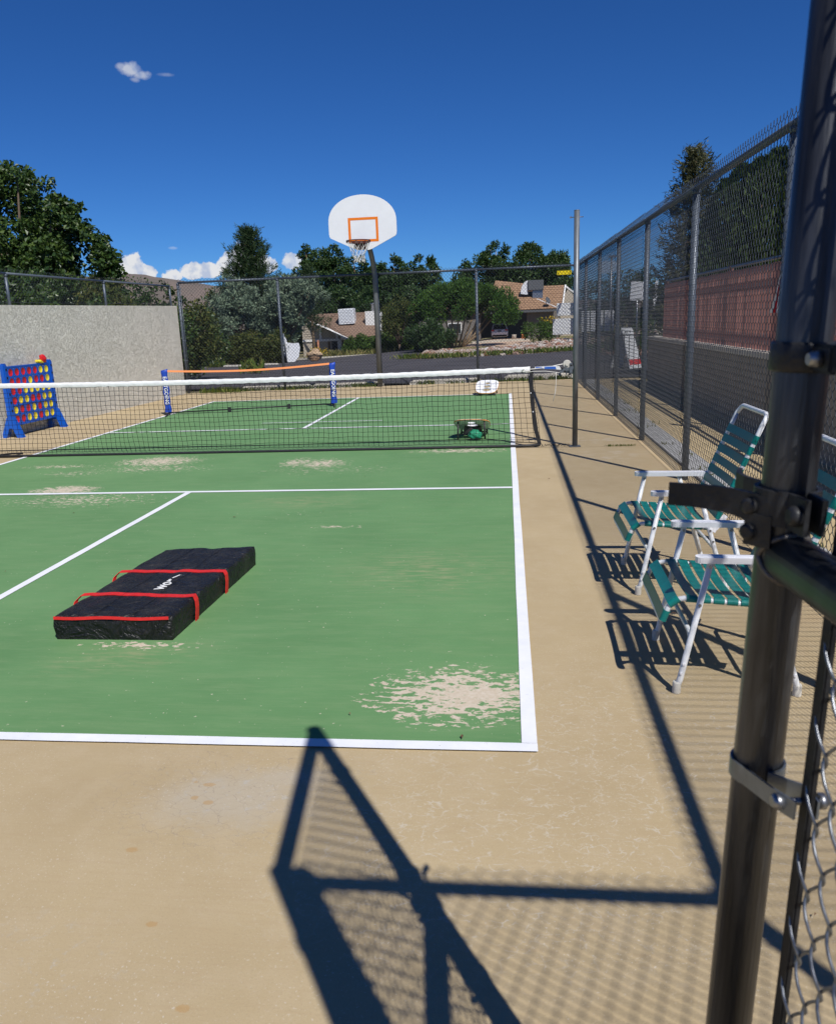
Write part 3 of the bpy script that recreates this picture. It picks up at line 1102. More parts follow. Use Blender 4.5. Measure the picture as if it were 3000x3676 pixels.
for sgn, s_ in ((1, .080), (-1, GL-.082)):
    mb = MB()
    mb.box((s_, -.024, 1.32), (.021, .008, 2.40), bev=.002)
    mb.build('tension_bar', MT['iron'] if sgn < 0 else GP, gate)


def one_bolt(c, axis, r, l, parent, n=10, m='bolt'):
    mb = MB()
    ax = Vector(axis).normalized()
    c = Vector(c)
    mb.lathe(c-ax*l/2, [(r*.45, 0), (r*.45, l*.3), (r, l*.3), (r*1.02, l*.75), (r*.7, l)], n, axis=ax)
    return mb.build('bolt', MT[m], parent)


def band(z, s, m, parent, dirx=-1):
    mb = MB()
    n = 24
    pts = []
    for k in range(n+1):
        a = R(50)+k*R(310)/n
        pts.append(Vector((s+dirx*.0312*math.cos(a), .0312*math.sin(a), z)))
    hw = Vector((0, 0, .0115))
    mb.strip(pts, hw, .0028)
    mb.strip([pts[0], Vector((s+dirx*.060, .010, z)), Vector((s+dirx*.092, -.006, z))], hw, .0028)
    mb.strip([pts[-1], Vector((s+dirx*.060, -.034, z)), Vector((s+dirx*.092, -.032, z))], hw, .0028)
    o = mb.build('tension_band', m, parent)
    x = s+dirx*.073
    one_bolt((x, .004, z), (0, 1, 0), .0095, .018, o, 8)
    mb = MB()
    mb.tube([(x, -.055, z), (x, .004, z)], .0045, 8)
    mb.lathe((x, -.045, z), [(.0095, -.004), (.0095, .004)], 6, axis=(0, 1, 0))
    mb.build('nut', MT['bolt'], o)
    return o


for z in (.45, .935, 2.2):
    band(z, GL, MT['galv'], gate)
for z in (.6, 1.7):
    band(z, 0, MT['galv'], gate, 1)

# brace ring above the latch
mb = MB()
mb.lathe((GL, 0, 1.425), [(.0325, 0), (.0342, .003), (.0342, .029), (.0325, .032)], 26)
mb.box((GL-.050, .0, 1.441), (.045, .012, .030), bev=.003)
o = mb.build('brace_band', MT['iron'], gate)
one_bolt((GL-.052, .010, 1.441), (0, 1, 0), .0085, .018, o)

# fork latch: collar clamped round the stile, two prongs reaching past it
ZL = 1.278
latch = MB()
n = 26
pts = []
for k in range(n+1):
    a = R(20)+k*R(320)/n
    pts.append(Vector((GL-.0335*math.cos(a), .0335*math.sin(a), ZL-.004)))
hw = Vector((0, 0, .020))
latch.strip(pts, hw, .0055)
latch.strip([pts[0], Vector((GL-.052, .010, ZL-.004)), Vector((GL-.070, .009, ZL-.004))], hw, .0055)
latch.strip([pts[-1], Vector((GL-.052, -.010, ZL-.004)), Vector((GL-.070, -.009, ZL-.004))], hw, .0055)
lo = latch.build('latch_collar', MT['iron'], gate)
one_bolt((GL-.058, .014, ZL-.004), (0, 1, 0), .0115, .02, lo, 14, 'iron')
mb = MB()
pr = [gl(.196, -8.352, ZL-.002), gl(.184, -8.335, ZL), gl(.168, -8.313, ZL+.002), gl(.150, -8.297, ZL+.003), gl(.128, -8.286, ZL+.004), gl(.100, -8.279, ZL+.005)]
mb.strip(pr, [Vector((0, 0, w)) for w in (.0175, .0165, .0155, .0148, .0142, .0138)], .006)
far_ = [gl(.222, -8.298, ZL), gl(.223, -8.28, ZL), gl(.217, -8.255, ZL), gl(.205, -8.228, ZL+.002), gl(.202, -8.205, ZL+.004), gl(.210, -8.185, ZL+.006)]
mb.strip(far_, [Vector((0, 0, w)) for w in (.016, .015, .014, .013, .012, .012)], .006)
mb.strip([gl(.1885, -8.345, ZL-.006), gl(.1885, -8.345, ZL-.044)], GM.transposed() @ Vector((.011, -.0125, 0)), .006)
fk = mb.build('fork_latch', MT['iron'], gate)
for (wx, wy, wz) in ((.1785, -8.338, ZL+.002), (.178, -8.340, ZL-.028)):
    q = gl(wx, wy, wz)
    mb = MB()
    mb.lathe(q, [(.0095, -.003), (.0095, .002), (.006, .004)], 18, axis=GM.transposed() @ Vector((-.75, -.66, 0)))
    mb.build('rivet', MT['iron'], fk)

# gate mesh, strand by strand
nst = 24
wst = (GL-.162)/nst
nh = 54
hh = 2.38/nh
sub = 6
i = np.arange(nh*sub+1)
ph = i/sub
for par in (0, 1):
    tri = np.abs(((ph+par) % 2)-1)
    tri = .5+.5*np.sin((tri-.5)*np.pi*.93)/math.sin(.5*np.pi*.93)
    x = (.5+(tri-.5)*1.12)*wst
    y = .0052*np.sin(np.pi*(ph+par)+np.pi)
    z = ph*hh
    V, F = np_tubes(np.stack([x, y, z], -1)[None], .0020, 7)
    me = np_mesh('wire_strand', V, F, True)
    me.materials.append(MT['gatewire'])
    for k in range(par, nst, 2):
        o = bpy.data.objects.new('wire_strand', me)
        COL.objects.link(o)
        o.parent = gate
        o.location = (.081+k*wst, -.024, .13)
# hinges
for z in (.5, 1.25, 2.2):
    mb = MB()
    mb.lathe((0, 0, z), [(.034, 0), (.034, .05)], 14)
    mb.box((.0, -.05, z+.025), (.03, .06, .03))
    mb.build('hinge', MT['iron'], gate)

# ------------------------------------------------------------------ tennis net and posts
t = thing('net_post', 'tall grey steel net post standing on the court right of the net', 'post', (.68, .046, 0))
MB().tube([(0, 0, -.02), (0, 0, 2.585)], .0305, 20).build('pole', MT['steelpost'], t)
mb = MB()
mb.lathe((0, 0, 2.58), [(.031, 0), (.031, .006)], 20)
mb.build('pole_cap', MT['steelpost'], t)
for z in (2.513, 1.55):
    mb = MB()
    mb.tube([(-.062, -.0, z), (.07, 0, z)], .005, 6)
    mb.lathe((-.066, 0, z), [(.012, -.003), (.012, .003)], 10, axis=(0, 1, 0))
    mb.build('eye_bolt', MT['bolt'], t)
mb = MB()
mb.box((0, 0, .006), (.13, .11, .010), bev=.003)
mb.build('base_collar', MT['steelpost'], t)
# crank winch on the post
wn = MB()
wn.box((-.052, 0, .90), (.035, .05, .11), bev=.003)
wn.box((-.10, -.012, .885), (.16, .008, .035), Matrix.Rotation(R(-14), 3, 'Y'))
wn.box((-.08, .02, .855), (.12, .012, .03), Matrix.Rotation(R(10), 3, 'Y'))
w = wn.build('winch_bracket', MT['galv'], t)
mb = MB()
mb.lathe((-.095, 0, .945), [(.042, -.016), (.046, -.013), (.046, .013), (.042, .016)], 20, axis=(0, 1, 0))
mb.lathe((-.095, 0, .945), [(.02, -.03), (.02, .03)], 14, axis=(0, 1, 0))
mb.build('winch_wheel', MT['cap'], w)
for x, z in ((-.15, .90), (-.07, .83), (-.05, .93), (-.12, .865)):
    one_bolt((x, -.022, z), (0, -1, 0), .012, .014, w, 8, 'iron')
mb = MB()
mb.add([(-.45, -.015, .905), (-.16, -.02, .885), (-.18, -.022, .925), (-.235, -.02, .932), (-.46, -.015, .925)], [(0, 1, 2, 3, 4)])
mb.add([(-.45, -.013, .905), (-.16, -.018, .885), (-.18, -.02, .925), (-.235, -.018, .932), (-.46, -.013, .925)], [(4, 3, 2, 1, 0)])
mb.build('label_plate', MT['signwhite'], w)
mb = MB()
for q in (((-.44, -.018, .908), (-.36, -.018, .902), (-.375, -.018, .922), (-.45, -.018, .922)), ((-.35, -.0205, .899), (-.215, -.0215, .893), (-.225, -.0225, .922), (-.35, -.0195, .924))):
    mb.quad(*q)
mb.build('label_print', MT['signblue'], w)

# net: knotted cord mesh
NX0, NX1 = -6.75, .20
net = thing('court_net', 'long black court net with white top tape crossing the whole court', 'net', (-3, .04, 0))
sp = .060
nx = int((NX1-NX0)/sp)
nz = 14
xsn = np.linspace(NX0, NX1, nx+1)


def net_top(x):
    t = (x-NX0)/(NX1-NX0)
    return .905+.035*(2*t-1)**2-.012


gx = np.zeros((nx+1, nz+1, 3))
for k in range(nz+1):
    f = k/nz
    gx[:, k, 0] = xsn+.085*(1-f)*np.clip((xsn+.6)/.8, 0, 1)
    gx[:, k, 1] = .04
    gx[:, k, 2] = .055+(net_top(xsn)-.06-.055)*f
wob = rng.normal(0, 1, (nx+1, nz+1, 3))
for _ in range(2):
    wob = (wob+np.roll(wob, 1, 0)+np.roll(wob, -1, 0)+np.roll(wob, 1, 1)+np.roll(wob, -1, 1))/5
gx += wob*np.array([.012, .02, .012])
gx[:, :, 1] += .03*np.sin(xsn*1.7)[:, None]*np.sin(np.linspace(0, math.pi, nz+1))[None]
V1, F1 = np_tubes(gx, .0026, 3)
V2, F2 = np_tubes(gx.transpose(1, 0, 2), .0026, 3)
o = link('cord_mesh', np_mesh('cord_mesh', np.concatenate([V1, V2]), np.concatenate([F1, F2+len(V1)]), True), MT['netcord'], net, True)
o['kind'] = 'stuff'
# white headband, folded over the cable
mb = MB()
n = 160
ring = []
for k in range(n+1):
    x = NX0+(NX1-NX0-.03)*k/n
    zt_ = net_top(x)+.006*math.sin(k*1.9)*.3+random.uniform(-.0015, .0015)
    j = .0035*math.sin(k*2.3)+random.uniform(-.002, .002)
    hgt = .056
    ring.append([(x, .04-.010-j, zt_-hgt), (x, .04-.016-j*.6, zt_-hgt*.55), (x, .04-.011, zt_-.008), (x, .04, zt_+.002), (x, .04+.011, zt_-.008), (x, .04+.014+j*.6, zt_-hgt*.55), (x, .04+.010+j, zt_-hgt)])
vs = [p for r in ring for p in r]
fs = []
for k in range(n):
    for q in range(6):
        a = k*7+q
        fs.append((a, a+1, a+8, a+7))
mb.add(vs, fs, True)
mb.build('top_tape', MT['tape'], net, True)
mb = MB()
mb.tube([(NX0, .04, .085), (-4.8, .045, .083), (-3, .05, .088), (-1.5, .045, .10), (-.36, .05, .108), (.02, .04, .07), (.26, .04, .045)], .0042, 6)
mb.build('hem_cord', MT['netcord'], net, True)
mb = MB()
mb.tube([(NX0, .02, .02), (-5.5, .03, .017), (-3, .025, .017), (-.6, .03, .02), (.1, .03, .022), (.285, .03, .03)], .016, 10)
mb.build('bottom_tube', MT['blackvinyl'], net, True)
mb = MB()
pts = [(.182, .04, .90), (.186, .04, .70), (.203, .04, .45), (.235, .04, .2), (.278, .04, .03)]
mb.strip(pts, [Vector((a, 0, 0)) for a in (.018, .021, .023, .024, .022)], .006)
o = mb.build('end_band', MT['blackvinyl'], net, True)
for x, z in ((.181, .63), (.206, .415)):
    mb = MB()
    mb.lathe((x-.004, .034, z), [(.008, -.004), (.006, .004)], 10, axis=(0, -1, 0))
    mb.build('rivet', MT['whiteplastic'], net, True)
mb = MB()
mb.strip([(NX0+.02, .04, .93), (NX0+.02, .04, .03)], Vector((.022, 0, 0)), .006)
mb.build('end_band', MT['blackvinyl'], net, True)
mb = MB()
mb.strip([(-6.45, .0, .03), (-6.36, .16, .03), (-6.30, .3, .012)], Vector((.02, 0, 0)), .02)
mb.build('stabiliser_foot', MT['blackvinyl'], net, True)
# cable and loose cords
mb = MB()
mb.tube([(.12, .04, .905), (.18, .03, .90), (.35, .03, .915), (.585, .04, .955)], .0045, 8)
mb.tube([(.12, .035, .86), (.2, .03, .875), (.35, .03, .873), (.53, .04, .845)], .0035, 6)
mb.tube([(.08, .02, .885), (.10, .005, .905), (.13, .0, .88), (.11, .005, .86), (.15, .0, .895), (.16, .01, .865)], .007, 6)
mb.build('tension_cable', MT['rope'], net, True)
mb = MB()
mb.tube([(.463, .03, .86), (.462, .03, .74), (.455, .03, .64), (.43, .03, .53)], [.0025, .0025, .004, .003], 6)
mb.build('loose_cord', MT['rope'], net, True)
t = thing('net_post', 'net post at the far left end of the court net', 'post', (-7.0, .046, 0))
MB().tube([(0, 0, -.02), (0, 0, 1.07)], .0305, 16).build('pole', MT['steelpost'], t)
# lashing at the foot of the net
mb = MB()
pts = []
for k in range(34):
    a = k/33
    pts.append((.29+.34*a+random.uniform(-.015, .015), .03+.04*math.sin(k*1.7)*(.4+.6*abs(math.sin(k*.4))), .008+.028*abs(math.sin(k*1.1))))
mb.tube(pts, .0035, 5)
tag(mb.build('black_cord', MT['netcord']), 'tangled black cord lying between the net foot and the net post', 'cord')

# ------------------------------------------------------------------ lawn chairs
def make_chair(label):
    t = thing('lawn_chair', label, 'chair', (.6, 0, 0), 0, 'lawn chairs by the fence')
    wt = MT['whitetube']
    hw = .272
    for s in (-1, 1):
        y = s*hw
        o = MB().tube([(0, y, .02), (.012, y, .06), (.108, y, .552)], .0128, 12).build('front_leg', wt, t)
        mb = MB()
        mb.lathe((0, y, 0), [(.017, 0), (.0175, .004), (.0165, .045), (.014, .05)], 12)
        mb.build('foot_cap', MT['cap'], o)
        for z in (.09, .13, .378, .535):
            x = .108*(z-.02)/.532
            mb = MB()
            mb.lathe((x, y, z), [(.006, -.016), (.006, .016)], 8, axis=(0, 1, 0))
            mb.build('rivet', MT['bolt'] if z > .2 else MT['whiteplastic'], o)
        o = MB().tube([(.46, y, .02), (.452, y, .06), (.385, y, .27), (.305, y, .548)], .0128, 12).build('rear_leg', wt, t)
        mb = MB()
        mb.lathe((.46, y, 0), [(.017, 0), (.0175, .004), (.0165, .045), (.014, .05)], 12)
        mb.build('foot_cap', MT['cap'], o)
        for z, x in ((.09, .445), (.13, .43), (.30, .378), (.36, .36), (.535, .308)):
            mb = MB()
            mb.lathe((x, y, z), [(.006, -.016), (.006, .016)], 8, axis=(0, 1, 0))
            mb.build('rivet', MT['bolt'] if z > .2 else MT['whiteplastic'], o)
        # arm: flat, rounded paddle with a grooved top
        mb = MB()
        outline = []
        for k in range(9):
            a = R(90)+R(180)*k/8
            outline.append((.075+.026*math.cos(a), .026*math.sin(a)))
        outline += [(.30, -.024), (.47, -.021), (.47, .021), (.30, .024)]
        def arm_z(x):
            return .567-.012*max(0, (x-.1))+.008*max(0, .12-x)*4*.2
        top = [(x, y+b, arm_z(x)+.008) for x, b in outline]
        bot = [(x, y+b*.9, arm_z(x)-.016) for x, b in outline]
        k = len(outline)
        mb.add(top+bot, [tuple(range(k)), tuple(reversed(range(k, 2*k)))]+[(i, (i+1) % k, k+(i+1) % k, k+i) for i in range(k)])
        for g in (-.012, 0, .012):
            mb.box((.27, y+g, arm_z(.27)+.0085), (.34, .004, .004), Matrix.Rotation(R(.7), 3, 'Y'))
        mb.build('arm', MT['whiteplastic'], t)
        # hinge plates between seat and back
        mb = MB()
        mb.box((.36, s*.262, .375), (.085, .005, .035), Matrix.Rotation(R(25), 3, 'Y'), .002)
        mb.box((.415, s*.262, .40), (.09, .005, .028), Matrix.Rotation(R(-55), 3, 'Y'), .002)
        mb.build('hinge_plate', MT['whiteplastic'], t)
    hr = .243
    # seat frame (front lip turned down)
    seat = [(.40, .362), (.22, .375), (.06, .389), (.02, .392), (-.015, .385), (-.035, .362), (-.052, .318)]
    near_ = [(x, -hr, z) for x, z in seat]
    far_ = [(x, hr, z) for x, z in reversed(seat)]
    bend = [(-.060, -hr+.012, .300), (-.062, -hr+.03, .294), (-.062, hr-.03, .294), (-.060, hr-.012, .300)]
    MB().tube(near_+bend+far_, .011, 10).build('seat_frame', wt, t)
    back = [(.385, .345), (.42, .455), (.578, .845), (.606, .915)]
    bn = [(x, -hr, z) for x, z in back]
    bf = [(x, hr, z) for x, z in reversed(back)]
    topb = []
    for k in range(7):
        a = R(90)*k/6
        topb.append((.606+.026*math.sin(a), -hr+.05*(1-math.cos(a)), .915+.045*math.sin(a)))
    topb2 = [(x, -y, z) for x, y, z in reversed(topb)]
    MB().tube(bn+topb+topb2+bf, .0128, 12).build('back_frame', wt, t)
    # U-shaped stretchers
    for x0, x1, nm in ((.018, .05, 'front_stretcher'), (.445, .40, 'rear_stretcher')):
        y = hw-.013
        MB().tube([(x0, -y, .085), (x0+(x1-x0)*.5, -y, .17), (x1, -y+.012, .225), (x1, -y+.05, .245), (x1, y-.05, .245), (x1, y-.012, .225), (x0+(x1-x0)*.5, y, .17), (x0, y, .085)],
                  .0095, 10).build(nm, wt, t)

    def strap(px, pz, dx, dz, wd, sag, name='strap'):
        """vinyl strap across the frame, wrapped round both rails; (dx,dz) unit along the rail"""
        nrm = Vector((-dz, 0, dx))
        if nrm.z < 0 or (abs(nrm.z) < .3 and nrm.x > 0):
            nrm = -nrm
        c = Vector((px, 0, pz))
        ro = .0135
        path = []
        for k in range(9):       # left wrap, from underneath to the top
            a = R(-60)-R(210)*(1-k/8)+R(150)
            path.append((-hr-ro*math.cos(R(90)-R(200)*(1-k/8)) if False else -hr-ro*math.sin(R(200)*(1-k/8)), ro*math.cos(R(200)*(1-k/8))))
        for k in range(1, 12):
            f = k/12
            path.append((-hr+2*hr*f, ro-sag*4*f*(1-f)))
        for k in range(9):
            path.append((hr+ro*math.sin(R(200)*k/8), ro*math.cos(R(200)*k/8)))
        pts = [c+Vector((0, yy, 0))+nrm*hh for yy, hh in path]
        mb = MB()
        hv = Vector((dx, 0, dz))*(wd/2)
        n = len(pts)
        vs, fs = [], []
        for i, p in enumerate(pts):
            dd = (pts[min(i+1, n-1)]-pts[max(0, i-1)]).normalized()
            nn = dd.cross(hv.normalized())*.0012
            vs += [p-hv-nn, p+hv-nn, p+hv+nn, p-hv+nn]
        for i in range(n-1):
            for q in range(4):
                fs.append((i*4+q, i*4+(q+1) % 4, (i+1)*4+(q+1) % 4, (i+1)*4+q))
        mb.add(vs, fs, False)
        return mb.build(name, MT['teal'], t)
    # seat straps: two on the lip, six on the flat
    strap(-.052, .320, .35, .937, .046, .004)
    strap(-.018, .378, .80, .60, .046, .004)
    for k in range(7):
        x = .048+k*.0515
        strap(x, .392-.075*(x-.03), .9972, -.075, .0405, .011+.004*(k % 2))
    for k in range(8):
        f = k/7
        x = .411+(.573-.411)*f
        z = .435+(.832-.435)*f
        strap(x, z, .378, .926, .044, .010)
    return t


chA = make_chair('farther of the two white framed lawn chairs with teal straps, beside the fence')
chA.location = (.602, -4.772, 0)
chB = copy_tree(chA)
chB.location = (.577, -5.945, 0)
chB.rotation_euler.z = R(-1.5)
chB['label'] = 'nearer white framed lawn chair with teal straps, partly behind the gate post'

# ------------------------------------------------------------------ black equipment bag
bag = thing('equipment_bag', 'flat black zipped bag with red straps lying on the green court', 'bag', (-2.03, -5.1, 0))
nu, nv = 26, 44
bl = [(-2.352, -5.73), (-1.748, -5.732), (-1.712, -4.49), (-2.30, -4.495)]


def bag_pt(u, v):
    ax = bl[0][0]*(1-u)+bl[1][0]*u
    ay = bl[0][1]*(1-u)+bl[1][1]*u
    bx = bl[3][0]*(1-u)+bl[2][0]*u
    by = bl[3][1]*(1-u)+bl[2][1]*u
    return ax*(1-v)+bx*v, ay*(1-v)+by*v


def bag_h(u, v):
    # slack top: low at far left, creased cells, straps pulled in
    h = .130-.016*v*(1-u)*.8+.0028*math.sin(u*9+v*5)*math.sin(v*14+1)+.0018*math.sin(u*23+v*11)+.0012*math.sin(v*37-u*13)
    h -= .003*math.exp(-((v-.26)/.03)**2)+.003*math.exp(-((v-.59)/.03)**2)
    h -= .004*math.exp(-((u-.5-.02*math.sin(v*20))/.03)**2)
    return h


vs, fs = [], []
for j in range(nv+1):
    v = j/nv
    for i_ in range(nu+1):
        u = i_/nu
        x, y = bag_pt(u, v)
        e = min(u, 1-u, v, 1-v)
        vs.append((x, y, bag_h(u, v)-.006*math.exp(-e*60)))
W1 = nu+1
for j in range(nv):
    for i_ in range(nu):
        a = j*W1+i_
        fs.append((a, a+1, a+W1+1, a+W1))
border = [(i_, 0) for i_ in range(nu)]+[(nu, j) for j in range(nv)]+[(i_, nv) for i_ in range(nu, 0, -1)]+[(0, j) for j in range(nv, 0, -1)]
prev = [j*W1+i_ for i_, j in border]
nb = len(border)
cx, cy = -2.03, -5.1
for lev, (z, bul) in enumerate(((.105, 1.0), (.075, 1.0), (.04, .99), (.002, .985))):
    base = len(vs)
    for q, (i_, j) in enumerate(border):
        x, y = bag_pt(i_/nu, j/nv)
        k = .0022*math.sin(q*.9+lev*2)+.0014*math.sin(q*2.3+lev)
        if z < .01:
            k *= .3
        d = Vector((x-cx, y-cy))
        d.normalize()
        nx_, ny_ = 0, 0
        if j == 0:
            ny_ = -1
        if j == nv:
            ny_ = 1
        if i_ == 0:
            nx_ = -1
        if i_ == nu:
            nx_ = 1
        vs.append((x+nx_*(k+.004*(lev < 3)), y+ny_*(k+.004*(lev < 3)), z))
    for q in range(nb):
        q2 = (q+1) % nb
        fs.append((prev[q], base+q, base+q2, prev[q2]))
    prev = [base+q for q in range(nb)]
mb = MB()
mb.add(vs, fs, True)
me = mb.mesh('bag_body')
bo = link('bag_body', me, MT['bag'], bag, True)


def bag_strap(v0, name, handle, skew=0.0):
    pts = []
    for k in range(17):
        u = k/16
        v = v0+skew*u
        x, y = bag_pt(u, v)
        pts.append(Vector((x, y, bag_h(u, v)+.0025)))
    x, y = bag_pt(1, v0+skew)
    side = [Vector((x+.012, y-.006, .11)), Vector((x+.016, y-.014, .075)), Vector((x+.014, y-.02, .04)), Vector((x+.011, y-.024, .004))]
    x0, y0 = bag_pt(0, v0)
    left = [Vector((x0-.011, y0-.03, .02)), Vector((x0-.014, y0-.025, .07)), Vector((x0-.012, y0-.012, .105))]
    if handle:
        left = [Vector((x0-.035, y0-.12, .085)), Vector((x0-.04, y0-.08, .115)), Vector((x0-.028, y0-.035, .132))]
    allp = left+pts+side
    ws = [Vector((0, .021, 0))]*len(allp)
    mb = MB()
    mb.strip(allp, ws, .003)
    return mb.build(name, MT['red'], bag, True)


bag_strap(.275, 'strap', True, -.035)
bag_strap(.60, 'strap', True, -.015)
mb = MB()
pts = [Vector(bag_pt(k/12, 0)+(0,)) for k in range(13)]
mb.strip([Vector((p.x, p.y-.008, .121-.003*math.sin(k*.9))) for k, p in enumerate(pts[:12])]+[Vector((pts[12].x-.005, pts[12].y-.008, .124))], Vector((0, .001, .0075)), .003)
mb.build('zip_tape', MT['red'], bag, True)
me = text_mesh('wor', .105, .0008, .0012)
o = link('lettering', me, MT['print'], bag)
o.location = (-1.985+2.03, -5.245+5.1, bag_h(.52, .4)+.0055)
o.rotation_euler = (0, 0, R(84))
mb = MB()
mb.strip([(-1.975, -5.155, .137), (-1.955, -5.10, .1365), (-1.928, -5.108, .136)], Vector((.004, -.001, 0)), .0012)
mb.build('logo_stroke', MT['print'], bag, True)
# faint top seams
mb = MB()
for u in (.33, .66):
    mb.tube([(*bag_pt(u+.01*math.sin(k), k/14*.96+.02), bag_h(u+.01*math.sin(k), k/14*.96+.02)+.0005) for k in range(15)], .0016, 4)
mb.build('seam', MT['bag'], bag, True)

# ------------------------------------------------------------------ portable mini net
ML, MR = Vector((-6.05, 4.36, 0)), Vector((-3.24, 5.20, 0))
md = (MR-ML)
mang = math.atan2(md.y, md.x)
mini = thing('mini_net', 'small portable net with blue sleeves and orange top tape on the far court', 'net', tuple(ML), mang)
mlen = md.length
for s, lab in ((0, .80), (mlen, .785)):
    mb = MB()
    n = 14
    vs, fs = [], []
    rows = 16
    for j in range(rows+1):
        z = .06+(lab-.06)*j/rows
        for k in range(n):
            a = 2*math.pi*k/n
            rr = .046+.006*math.sin(j*1.7+k)+.004*math.sin(k*3+j*.9)
            vs.append((s+rr*1.15*math.cos(a), rr*.62*math.sin(a), z+(.012*math.cos(a) if j == rows else 0)))
    for j in range(rows):
        for k in range(n):
            k2 = (k+1) % n
            fs.append((j*n+k, j*n+k2, (j+1)*n+k2, (j+1)*n+k))
    fs.append(tuple(rows*n+k for k in range(n)))
    mb.add(vs, fs, True)
    sl = mb.build('sleeve', MT['sleeve'], mini)
    me = text_mesh('EASTGOING', .088, .0008, .0012, 1.02)
    o = link('lettering', me, MT['print'], sl)
    o.location = (s, -.037, lab-.36)
    o.rotation_euler = Matrix(((0, 1, 0), (0, 0, -1), (-1, 0, 0))).to_euler()
    mb = MB()
    d = -1 if s == 0 else 1
    mb.tube([(s, 0, .03), (s, 0, .1)], .014, 8)
    mb.tube([(s-.02, -.28, .012), (s-.01, -.1, .03), (s, 0, .055), (s, .1, .03), (s, .28, .012)], .012, 8)
    mb.build('foot', MT['blackvinyl'], mini)
mb = MB()
mb.tube([(0, 0, .05), (mlen, 0, .05)], .011, 8)
mb.build('base_bar', MT['blackvinyl'], mini)
for s in (mlen*.36, mlen*.72):
    mb = MB()
    mb.box((s, 0, .045), (.06, .06, .085), bev=.008)
    mb.build('connector', MT['blackvinyl'], mini)
mb = MB()
n = 30
zf = lambda s: .775-.05*math.sin(math.pi*s/mlen)-.0
mb.strip([(mlen*k/n*.97+.04, -.01, zf(mlen*k/n)) for k in range(n+1)], Vector((0, 0, .017)), .004)
mb.build('top_tape', MT['orange'], mini)
ax = np.linspace(.05, mlen-.05, 74)
az_ = np.linspace(.10, 1, 22)
P = np.zeros((74, 22, 3))
P[:, :, 0] = ax[:, None]
P[:, :, 2] = .09+(np.array([zf(a) for a in ax])[:, None]-.09)*np.linspace(0, 1, 22)[None]
P += rng.normal(0, .002, P.shape)
V1, F1 = np_tubes(P, .0009, 3)
V2, F2 = np_tubes(P.transpose(1, 0, 2), .0009, 3)
o = link('cord_mesh', np_mesh('cord_mesh', np.concatenate([V1, V2]), np.concatenate([F1, F2+len(V1)]), True), MT['netcord'], mini)
o['kind'] = 'stuff'

# ------------------------------------------------------------------ giant four-in-a-row game
game = thing('connect_game', 'giant blue four in a row game with red and yellow discs against the wall', 'game', (-7.42, 2.50, 0))
PAT = ['RRRRRYY', 'RRRYRRY', 'RRYYYYY', 'RYYRRYY', 'YRRYRYY', 'RRYYRYY']
Y0, Y1 = -.555, .555         # along world Y (left to right in the picture)
ZB, ZT = .19, 1.02
th = .05
# board with round openings: build each cell as a square with a 16-gon hole
cw = (Y1-Y0)/7
ch = (ZT-ZB)/6
mb = MB()
hole = min(cw, ch)*.425
for side in (1, -1):
    X = side*th/2
    for r_ in range(6):
        for c_ in range(7):
            cy_ = Y0+cw*(c_+.5)
            cz_ = ZT-ch*(r_+.5)
            ns = 20
            outer, inner = [], []
            for k in range(ns):
                a = 2*math.pi*k/ns+math.pi/ns
                ca, sa = math.cos(a), math.sin(a)
                inner.append((X, cy_+hole*ca, cz_+hole*sa))
                m_ = 1/max(abs(ca)/(cw/2), abs(sa)/(ch/2))
                outer.append((X, cy_+m_*ca, cz_+m_*sa))
            # push to exact corners
            vs = outer+inner
            fs = [(k, (k+1) % ns, ns+(k+1) % ns, ns+k) for k in range(ns)]
            mb.add(vs, fs)
            # rim of the opening
            dep = [(X-side*.012, y, z) for _, y, z in inner]
            mb.add(inner+dep, [(k, (k+1) % ns, ns+(k+1) % ns, ns+k) for k in range(ns)])
# fill the small corners left by the polygons
for r_ in range(7):
    for c_ in range(8):
        mb.box((0, Y0+cw*c_, ZT-ch*r_), (th-.004, .012, .012))
# edge frame
mb.box((0, 0, ZT+.012), (th+.006, Y1-Y0+.02, .025), bev=.004)
mb.box((0, 0, ZB-.012), (th+.006, Y1-Y0+.02, .025), bev=.004)
for r_ in (3,):
    mb.box((th/2+.002, 0, ZT-ch*4), (.008, Y1-Y0, .010))
mb.build('grid_board', MT['blue'], game)
for r_ in range(6):
    for c_ in range(7):
        q = PAT[r_][c_]
        m_ = MB()
        cc = (.012, Y0+cw*(c_+.5), ZT-ch*(r_+.5))
        m_.lathe(cc, [(hole*1.08, -.010), (hole*1.10, .004), (hole*.80, .012), (hole*.74, .006), (hole*.1, .006)], 20, axis=(1, 0, 0))
        m_.build('disc', MT['disc_red'] if q == 'R' else MT['disc_yellow'], game)
for s, yy in ((-1, Y0-.045), (1, Y1+.045)):
    mb = MB()
    mb.box((0, yy, .60), (.075, .085, .94), bev=.012)
    mb.box((0, yy, 1.03+.03), (.065, .075, .06), bev=.012)
    for k in range(7):
        mb.box((.034, yy, .28+k*.12), (.012, .05, .05), bev=.004)
    # splayed foot: two flared legs with an arch between
    for d in (-1, 1):
        mb.prism([(d*.005, yy-.042, .30), (d*.045, yy-.042, .30), (d*.165, yy-.05, .0), (d*.085, yy-.05, .0), (d*.03, yy-.046, .13), (0, yy-.044, .15)], (0, .09, 0))
    sp_ = mb.build('side_stand', MT['blue'], game)
    mb = MB()
    for k in range(7):
        mb.box((.0405, yy, .28+k*.12), (.004, .03, .03))
    mb.build('stand_slot', MT['netcord'], sp_)


